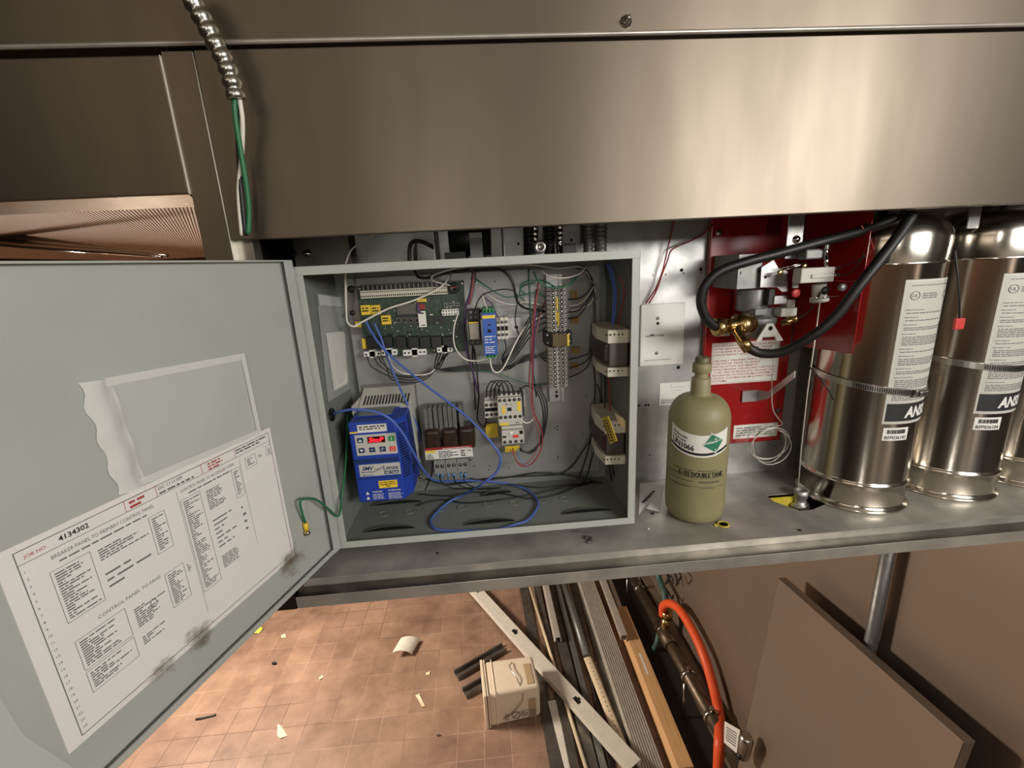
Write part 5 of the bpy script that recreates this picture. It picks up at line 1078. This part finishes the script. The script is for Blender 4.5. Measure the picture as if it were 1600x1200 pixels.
# shelf crumbs
rs = random.Random(11)
SC = [(918,843,'dark bent scrap',.006),(683,864,'dark crumb',.003),(1250,826,'dark crumb beside the rail',.004),(700,840,'crumb',.0),(1016,826,'pale crumbs',.003),(1092,781,'',0)]
b = MB().m('dkalu').tube(smoothpath([G(915,842,S+.003), G(919,838,S+.004), G(924,841,S+.004), G(923,846,S+.003), G(917,848,S+.002)]), .0022, 6); b.build('metal_scrap', label='small dark bent metal scrap on the shelf below the enclosure', cat='scrap')
b = MB().m('dkalu').tube(smoothpath([G(895,830,S+.002), G(910,831,S+.003), G(932,833,S+.002)]), .0008, 5); b.build('wire_clipping', label='thin wire clipping on the shelf under the enclosure right corner', cat='wire clipping')
for k, (px, py, r, mt, lab) in enumerate(((684,864,.003,'dark','tiny black crumb on the shelf left of the bent scrap'),(1013,826,.003,'white','tiny white crumb on the shelf left of the olive cylinder'),(1020,802,.004,'dark','dark splinter on the shelf beside the leaflet'),(1250,828,.0035,'dark','small dark crumb on the shelf front right of the cylinder'),(1014,845,.002,'steel','tiny metal crumb on the shelf edge left of the cylinder'))):
    p = G(px, py, S+r*.5); b = MB().m(mt); b.lathe((p.x,p.y,S), [(r*.6,0),(r,r*.4),(r*.7,r*.8),(0,r)], 6); b.build('crumb', label=lab, cat='debris')
# ---------------------------------------------------------------- armoured cable at the upper left
ac = thing('armoured_cable', 'cut armoured cable with bare green, white and black wires hanging before the hood', 'cable', at(385,368,Y=-.1))
conduit('steel', [at(270,-40,Y=-.13), at(300,0,Y=-.13), at(330,55,Y=-.125), at(355,105,Y=-.12), at(370,155,Y=-.115)], .0125, .0145, '', name='armour', parent=ac, n=18, depth=.36)
b = MB().m('wiregreen').tube(smoothpath([at(366,152,Y=-.115), at(368,185,Y=-.113), at(376,235,Y=-.108), at(385,290,Y=-.103), at(389,330,Y=-.10), at(388,366,Y=-.10)]), .0036, 10); b.build('green_conductor', ac, label='green wire')
b = MB().m('wirewhite').tube(smoothpath([at(374,152,Y=-.113), at(379,190,Y=-.11), at(378,240,Y=-.102), at(373,300,Y=-.098), at(378,368,Y=-.097)]), .0030, 10); b.build('white_conductor', ac, label='white wire')
b = MB().m('wireblack').tube(smoothpath([at(370,152,Y=-.112), at(371,200,Y=-.106), at(374,260,Y=-.099), at(378,310,Y=-.099), at(384,368,Y=-.098)]), .0032, 10); b.build('black_conductor', ac, label='black wire')
# ---------------------------------------------------------------- on the floor
def FP(px, py, z=F): return at(px, py, Z=z)
def bar(name, label, cat, mt, a, b_, wd, hg, z0=F, z1=None, prof=None, parent=None, n=None, group=None, bev=.001):
    """long member from pixel a to pixel b lying with its underside at z0 (far) .. z1 (near)"""
    z1 = z0 if z1 is None else z1
    A, B = FP(*a, z0), FP(*b_, z1); d = (B-A).normalized(); side = d.cross(Vector((0,0,1))).normalized(); up = side.cross(d).normalized()
    if side.x < 0: side = -side
    L_ = (B-A).length; T = frame(A, side, d, up); mb = MB(T).m(mt)
    if prof is None: mb.box(-wd/2, wd/2, 0, L_, 0, hg)
    else: mb.prism([(p[0]*wd, 0, p[1]*hg) for p in prof], (0, L_, 0))
    return mb, T, L_
CH = [(-.5,0),(.5,0),(.5,1),(.42,1),(.42,.12),(-.42,.12),(-.42,1),(-.5,1)]
CHD = [(-.5,0),(-.42,0),(-.42,.88),(.42,.88),(.42,0),(.5,0),(.5,1),(-.5,1)]
LAN = [(-.5,0),(.5,0),(.5,.1),(-.4,.1),(-.4,1),(-.5,1)]
HAT = [(-.5,0),(-.3,0),(-.25,.85),(.25,.85),(.3,0),(.5,0),(.5,.12),(.36,.12),(.32,1),(-.32,1),(-.36,.12),(-.5,.12)]
# crossing bright channel
mb, T, L_ = bar('', '', '', 'bright', (736,918), (992,1204), .085, .04, F+.02, F+.075, CHD)
mb.m('hole')
for f_ in (.36, .735, .05): mb.box(-.012, .014, L_*f_, L_*f_+.05, .0405, .041); mb.box(.014, .024, L_*f_+.015, L_*f_+.035, .0405, .041)
mb.build('metal_channel', label='bright slotted metal channel lying diagonally across the other lengths', cat='metal channel', bevel=.001)
BN = [
 ('metal_or_light_strip','dark flat strip at the left edge of the metal pile','dkalu',(816,905),(872,1215),.07,.012,F,F,None),
 ('conduit_pipe','thin cream pipe lying second from the left in the metal pile','creamtube',(824,905),(925,1230),.02,.02,F+.035,F+.035,'R'),
 ('metal_channel','grey channel between the cream pipe and the open ended aluminium channel','dkalu',(836,905),(900,1215),.05,.03,F,F,CHD),
 ('metal_channel','short aluminium channel with open end on top of the pile near the shelf','alu',(850,903),(872,1003),.055,.04,F+.05,F+.05,HAT),
 ('metal_channel','dark channel running under the open ended aluminium channel','dkalu',(853,905),(928,1215),.06,.04,F,F,CHD),
 ('metal_channel','narrow grey channel left of the grey tube','castgrey',(867,905),(945,1215),.035,.04,F,F,CHD),
 ('metal_tube','round grey tube right of the narrow grey channel','castgrey',(880,905),(917,1026),.05,.05,F+.03,F+.03,'R'),
 ('metal_or_light_strip','painted light on the dark strip at the lower left corner of the metal pile','bright',(862,1095),(896,1225),.05,.004,F+.016,F+.016,None),  # pale bar added in place of light falling on the dark strip
 ('metal_channel','dark flat channel between the cream strip and the ribbed profile','dkalu',(903,905),(990,1225),.05,.02,F,F,CHD),
 ('metal_angle','dark angle strip left of the ribbed panels','dkalu',(893,905),(960,1215),.04,.03,F,F,LAN),
]
for nm, lab, mt, a, b_, wd, hg, z0_, z1_, pr in BN:
    if pr == 'R':
        A, B = FP(*a, z0_+hg/2), FP(*b_, z1_+hg/2); MB().m(mt).cyl(A, B, wd/2, n=18).build(nm, label=lab, cat='tube')
    else:
        mb, T, L_ = bar('', '', '', mt, a, b_, wd, hg, z0_, z1_, pr); mb.build(nm, label=lab, cat='metal length', bevel=.0008)
A, B = FP(918,1028,F+.05), FP(975,1172,F+.045); d_ = (B-A).normalized(); sd = d_.cross(Vector((0,0,1))).normalized()
mb = MB(frame(A, sd, d_, Vector((0,0,1)))).m('creamtube'); L_ = (B-A).length
mb.prism([(.026*math.cos(a), 0, .010*math.sin(a)) for a in [k*math.pi/8 for k in range(16)]], (0, L_, 0)); mb.m('greyink')
for k in range(18): mb.box(-.003, .003, .05+L_*k/20, .058+L_*k/20, .0099, .0103)
mb.build('cream_strip', label='cream rounded strip with printed marks on the metal pile', cat='strip')
# ribbed panel
mb, T, L_ = bar('', '', '', 'alu', (912,902), (1020,1215), .125, .03, F+.02, F+.02, None)
mb = MB(T).m('alu').box(-.065,.065,0,L_,0,.03)
for k in range(9): xx = -.058+k*.0138; mb.box(xx, xx+.008, 0, L_, .03, .042)
mb.build('ribbed_profile', label='wide ribbed aluminium profile in the right half of the pile', cat='metal profile', bevel=.0008)
mb, T, L_ = bar('', '', '', 'alu', (939,903), (975,1000), .045, .04, F+.08, F+.08, None)
tw = .045; mb = MB(T).m('alu').box(-tw/2,tw/2,0,L_,0,.003).box(-tw/2,tw/2,0,L_,.037,.04).box(-tw/2,-tw/2+.003,0,L_,.003,.037).box(tw/2-.003,tw/2,0,L_,.003,.037)
mb.build('square_tube', label='square aluminium tube with open end lying on top at the right of the pile', cat='tube', bevel=.001)
mb, T, L_ = bar('', '', '', 'alu', (950,903), (990,1010), .03, .03, F+.04, F+.04, None); mb.build('metal_angle', label='thin bright strip right of the square tube under the shelf', cat='metal length')
mb, T, L_ = bar('', '', '', 'wood', (968,960), (1068,1215), .10, .07, F, F, [(-.5,0),(.5,0),(.5,1),(-.3,1),(-.5,.6)]); mb.m('plain').box(.0,.014,.42,.58,.0702,.0706); mb.build('timber_board', label='tan timber board along the right side of the metal pile', cat='board', bevel=.003)
for k, (px, py, mt, r) in enumerate(((757,1037,'dkalu',0),(768,1055,'dkalu',0))):
    a, b_ = ((713,1058),(788,1014)) if k == 0 else ((726,1086),(792,1048))
    mb, T, L_ = bar('', '', '', 'dkalu', a, b_, .075, .03, F, F, [(-.5,0),(.5,0),(.5,.15),(.44,1),(.3,1),(.26,.2),(-.26,.2),(-.3,1),(-.44,1),(-.5,.15)])
    mb.build('channel_offcut', label=['dark channel offcut behind the white pail, the one farther from the viewer','dark channel offcut half hidden by the left end of the white pail'][k], cat='metal offcut', bevel=.001)
# pail
pa_ = thing('square_pail', 'square white plastic pail lying on its side on the tiles', 'pail', (.34, 1.37, F))
A = FP(761,1138); Bv = FP(846,1121); ex = (Bv-A); ex.z = 0; ex.normalize(); ey = Vector((0,0,1)).cross(ex); PT = frame(A, ex, ey, (0,0,1)); LL = (Bv-A).length; WW = .235
mb = MB(PT).m('bucket'); tp = .008
mb.add([(.02,0,0),(.02,WW,0),(.02,WW,WW),(.02,0,WW),(LL,tp,tp*.2),(LL,WW-tp,tp*.2),(LL,WW-tp,WW-tp),(LL,tp,WW-tp)], [(0,3,2,1),(4,5,6,7),(0,1,5,4),(1,2,6,5),(2,3,7,6),(3,0,4,7)])
mb.build('body', pa_, bevel=.02, seg=4)
mb = MB(PT).m('bucket').box(-.004,.012,-.008,WW+.008,0,WW+.008); mb.box(.016,.024,-.006,WW+.006,0,WW+.006); mb.box(.06,.066,-.004,WW+.004,0,WW+.004); mb.build('lid', pa_, bevel=.004)
mb = MB(PT).m('steel').tube(smoothpath([(.19,WW*.8,WW+.002),(.17,WW*.6,WW+.02),(.2,.06,WW+.012),(.22,-.01,WW*.8),(.17,-.012,WW*.45),(.1,-.012,WW*.25)]), .0028, 6); mb.build('wire_handle', pa_)
mb = MB(PT).m('greyink'); mb.tube([(.175+.024*math.cos(a),-.001,.055+.024*math.sin(a)) for a in [k*math.pi/10 for k in range(21)]], .002, 4); mb.tube([(.158,-.001,.038),(.192,-.001,.072)], .002, 4); mb.greek(.205,.27,.03,.085,-.0012,.008,fill=.4); mb.greek(.11,.145,.03,.08,-.0012,.008,fill=.5); mb.build('warning_print', pa_)
MB(PT).m('tan').box(.255,.295,.03,WW*.7,WW-.004,WW-.0025).build('tan_label', pa_)
mb = MB(PT).m('tan').box(.255,.295,-.0012,.001,.02,.15); mb.m('greyink')
for k in range(10): mb.box(.26,.29,-.0018,0,.03+k*.005,.0325+k*.005)
mb.build('barcode_label', pa_, label='tan barcode label')
# floor debris
def flake(nm, lab, cat, mt, pxs, z=.003, th=.002):
    P = [FP(*p)+Vector((0,0,z+.004*(i % 2))) for i, p in enumerate(pxs)]; n = len(P)
    MB().m(mt).add(P+[p-Vector((0,0,th)) for p in P], [tuple(range(n)), tuple(range(n,2*n))[::-1]]+[(i,n+i,n+(i+1)%n,(i+1)%n) for i in range(n)]).build(nm, label=lab, cat=cat)
b = MB().m('bright'); A = FP(632,1015); vs = []; fs = []
for i in range(9):
    a = math.pi*.12+math.pi*.55*i/8; vs += [(A.x+.09*math.cos(a)-.02, A.y-.07, F+.065*math.sin(a)), (A.x+.09*math.cos(a)+.02, A.y+.05, F+.065*math.sin(a))]
for i in range(8): fs.append((2*i,2*i+1,2*i+3,2*i+2))
b.add(vs, fs); o = b.build('curved_offcut', label='curved shiny sheet metal offcut on the tiles', cat='metal offcut'); sm = o.modifiers.new('solid', 'SOLIDIFY'); sm.thickness = .003
MB().m('lime').add([FP(*p)+Vector((0,0,z)) for p, z in (((372,992),.01),((385,978),.05),((398,972),.04),((411,984),.01),((405,990),.004),((386,993),.02))], [(0,1,2,3,4,5)]).build('cloth_scrap', label='lime green scrap of cloth on the tiles below the open door', cat='cloth')
flake('plaster_chip', 'cream triangular chip on the tiles near the bottom edge', 'chip', 'creamtube', ((434,1132),(440,1136),(449,1150),(438,1155),(433,1150)))
flake('paper_twist', 'twisted pale paper scrap on the tiles left of the pail', 'paper scrap', 'creamtube', ((649,1087),(655,1085),(664,1104),(660,1106)))
flake('plaster_chip', 'small pale chip on the tiles left of the curved offcut', 'chip', 'creamtube', ((498,1060),(503,1056),(506,1058),(500,1063)))
flake('plaster_chip', 'small white chip on the tiles between curved offcut and dark channels', 'chip', 'creamtube', ((665,1052),(672,1050),(671,1055),(666,1056)))
flake('plaster_chip', 'tiny white flakes on the tiles near the lime cloth', 'chip', 'creamtube', ((439,993),(446,991),(447,996),(440,998)))
flake('plaster_chip', 'tiny dark lump on the tiles near the shelf end', 'chip', 'dark', ((425,1037),(431,1035),(432,1039),(426,1040)), z=.012, th=.012)
MB().m('dark').tube(smoothpath([FP(306,1124,F+.004),FP(316,1122,F+.006),FP(337,1117,F+.004)]), .006, 6).build('cable_offcut', label='short dark cable offcut on the tiles near the door bottom', cat='cable offcut')
MB().m('steel').lathe(FP(684,1149), [(.008,0),(.008,.006),(.004,.008),(.004,.02),(0,.02)], 8).build('screw', label='loose screw standing on the tiles below the pail', cat='screw')
# stainless trim on the floor at far left, and bright strip behind the door top
A, B = FP(262,1072,F+.05), FP(118,1210,F+.05); d_ = (B-A).normalized(); sd = Vector((-d_.y,d_.x,0)); sd = sd if sd.x < 0 else -sd
MB(frame(A+Vector((0,0,-.05)), sd, d_, Vector((0,0,1)))).m('chrome').prism([(0,0,0),(.16,0,0),(.16,0,.09),(.13,0,.09),(.03,0,.05),(0,0,.05)], (0,(B-A).length,0)).build('steel_kerb', label='shiny stainless kerb on the floor beneath the open door', cat='kerb', bevel=.006)
A, B = at(-40,368,Y=.45), at(262,399,Y=.25); C_ = A.lerp(B,.5); MB().m('chrome').tube([A, C_, B], [.016,.012,.004], 12).tube([A+Vector((0,-.02,-.012)), C_+Vector((0,-.02,-.008)), B+Vector((0,-.02,-.003))], [.009,.007,.003], 10).build('steel_edge', label='bright rolled stainless edge just above the open door top', cat='steel trim')
# ---------------------------------------------------------------- right wall below the shelf
PX = 1.38
g1 = thing('gas_pipe', 'old grey gas pipe with clamps running along the right wall', 'pipe', at(1060,1040,X=PX))
p0, p1 = at(990,905,X=PX), at(1165,1215,X=PX); b = MB().m('pipe').cyl(p0, p1, .035, n=20); b.build('pipe_run', g1)
d_ = (p1-p0).normalized()
for px, py in ((1000,925),(1036,985),(1076,1057),(1112,1120)):
    c = at(px, py, X=PX); t_ = (c-p0).dot(d_); c = p0+d_*t_; MB().m('steel').cyl(c-d_*.012, c+d_*.012, .044, n=18).box(c.x-.01,c.x+.01,c.y-.012,c.y+.012,c.z+.035,c.z+.065).build('pipe_clamp', g1)
c = p0+d_*((at(1040,1000,X=PX)-p0).dot(d_)); MB().m('pipe').cyl(c-d_*.10, c+d_*.10, .044, n=18).build('coupling', g1)
c = p0+d_*((at(1036,985,X=PX)-p0).dot(d_)); c2 = at(1042,965,X=PX+.02); MB().m('brass').cyl(c, c2, .028, n=14).cyl(c2, c2+Vector((0,.0,.05)), .035, n=14).build('outlet_valve', g1, label='brass outlet valve')
wire('orange', [at(1036,962,X=PX+.0), at(1036,948,X=PX), at(1046,943,X=PX+.02), at(1062,953,X=PX+.04), at(1082,985,X=PX+.05), at(1100,1025,X=PX+.05), at(1115,1075,X=PX+.05), at(1124,1120,X=PX+.04), at(1124,1160,X=PX-.04), at(1122,1215,X=PX-.06)], .026, 'orange rubber gas hose arching over the old pipe', name='gas_hose', cat='hose', n=16)
wire('teal', [at(1026,885,X=PX+.04), at(1030,905,X=PX+.04), at(1038,925,X=PX+.03), at(1040,945,X=PX+.02)], .022, 'teal green hose hanging under the shelf above the orange hose', name='hose', cat='hose')
wire('teal', [at(1030,985,X=PX), at(1026,1005,X=PX-.03), at(1017,1020,X=PX-.06), at(1008,1025,X=PX-.1)], .018, 'teal green hose stub curling below the old pipe', name='hose', cat='hose')
for i, pts in enumerate(([(1038,890),(1045,905),(1040,912),(1048,900),(1052,912)], [(1030,902),(1042,922),(1050,935),(1052,930)], [(1056,888),(1064,900),(1058,908),(1054,896)])):
    wire('wireblack', [at(*p, X=PX+.05) for p in pts], .006, ['curly black wire under the shelf above the orange hose','black wire crossing the teal hose','small black wire loop beside the curly one'][i])
for px, ya, yb in ((980,905,955),(1069,1068,1130)): MB().m('steel').cyl(at(px,ya,X=PX-.05), at(px-1,yb,X=PX-.05), .006, n=8).build('hanger_rod', label='thin steel hanger rod %s' % ('near the shelf by the square tube' if px < 1000 else 'below the old gas pipe'), cat='rod')
MB().m('wallsteel').box(1.44, 1.5, -1.2, 3.2, F, F+.16).build('wall_kerb', label='dark stainless kerb along the foot of the right wall', cat='kerb', bevel=.004)
MB().m('floor_shade').box(1.16, 1.44, -.5, 3.2, F, F+.006).build('shade_strip', label='dark painted shade on the floor along the foot of the right wall', cat='floor strip')  # dark sheet on the tiles stands in for shade along the wall
# wall pipe
WX = 1.465
a, b_ = at(1386,860,X=WX), at(1360,1018,X=WX); MB().m('castgrey').cyl((WX,(a.y+b_.y)/2,-.07), (WX,(a.y+b_.y)/2,-1.5), .018, n=18).build('wall_pipe', label='grey vertical pipe on the stainless wall behind the leaning panel', cat='pipe')
# leaning panel
LX = 1.40
q = [at(1216,903,X=LX), at(1506,1160,X=LX)]
zt_ = (q[0].z+q[1].z)/2; ya, yb = q[0].y, q[1].y
lp = thing('leaning_panel', 'plain stainless panel leaning against the right wall below the shelf', 'panel', (LX+.05, (ya+yb)/2, F))
hgt = zt_-F
def LT(p): # p: x along -Y, y thickness towards wall, z up ; leans to the wall at the top
    return Vector((LX-.12+.12*p[2]/hgt+p[1], ya-p[0], F+p[2]+(q[1].z-q[0].z)*(p[0]/(ya-yb)-.5)))
wd = ya-yb
b = MB(LT).m('wallsteel').box(0, wd, 0, .0025, .01, hgt); b.box(0, wd, .0, .03, hgt-.0025, hgt); b.box(wd-.0025, wd, 0, .03, .01, hgt-.0025); b.box(0,.0025,0,.03,.01,hgt-.0025); b.build('sheet', lp, bevel=.001)
# tag and handle
A = at(1143,1155,X=1.30); b = MB().m('plain'); P = [at(px,py,X=1.30) for px,py in ((1132,1127),(1156,1141),(1152,1178),(1131,1160))]; b.add(P+[p_+Vector((.003,0,0)) for p_ in P], [(0,1,2,3),(4,7,6,5),(0,4,5,1),(1,5,6,2),(2,6,7,3),(3,7,4,0)]); b.m('greyink')
for k in range(6):
    u0, u1 = .15, .85; v = .2+.11*k; c0 = (P[0]*(1-v)+P[3]*v).lerp(P[1]*(1-v)+P[2]*v, u0); c1 = (P[0]*(1-v)+P[3]*v).lerp(P[1]*(1-v)+P[2]*v, u1); up = (P[0]-P[3])*.025; o_ = Vector((-.002,0,0)); b.add([c0-up+o_, c1-up+o_, c1+up+o_, c0+up+o_], [(0,1,2,3)])
b.build('paper_tag', label='white printed tag hanging at the bottom beside the leaning panel', cat='tag')
c0, c1 = at(1167,1150,X=1.28), at(1160,1186,X=1.28); d_ = (c1-c0); b = MB().m('steel').tube([c0,c0+d_*.15,c0+d_*.85,c1], [.02,.028,.024,.012], 14); b.m('dark').lathe(c0+d_*.8, [(.012,.012),(.012,.03),(0,.03)], 12, (-1,-.3,.2)); b.build('latch_handle', label='shiny metal latch handle beside the white tag at the bottom', cat='handle')
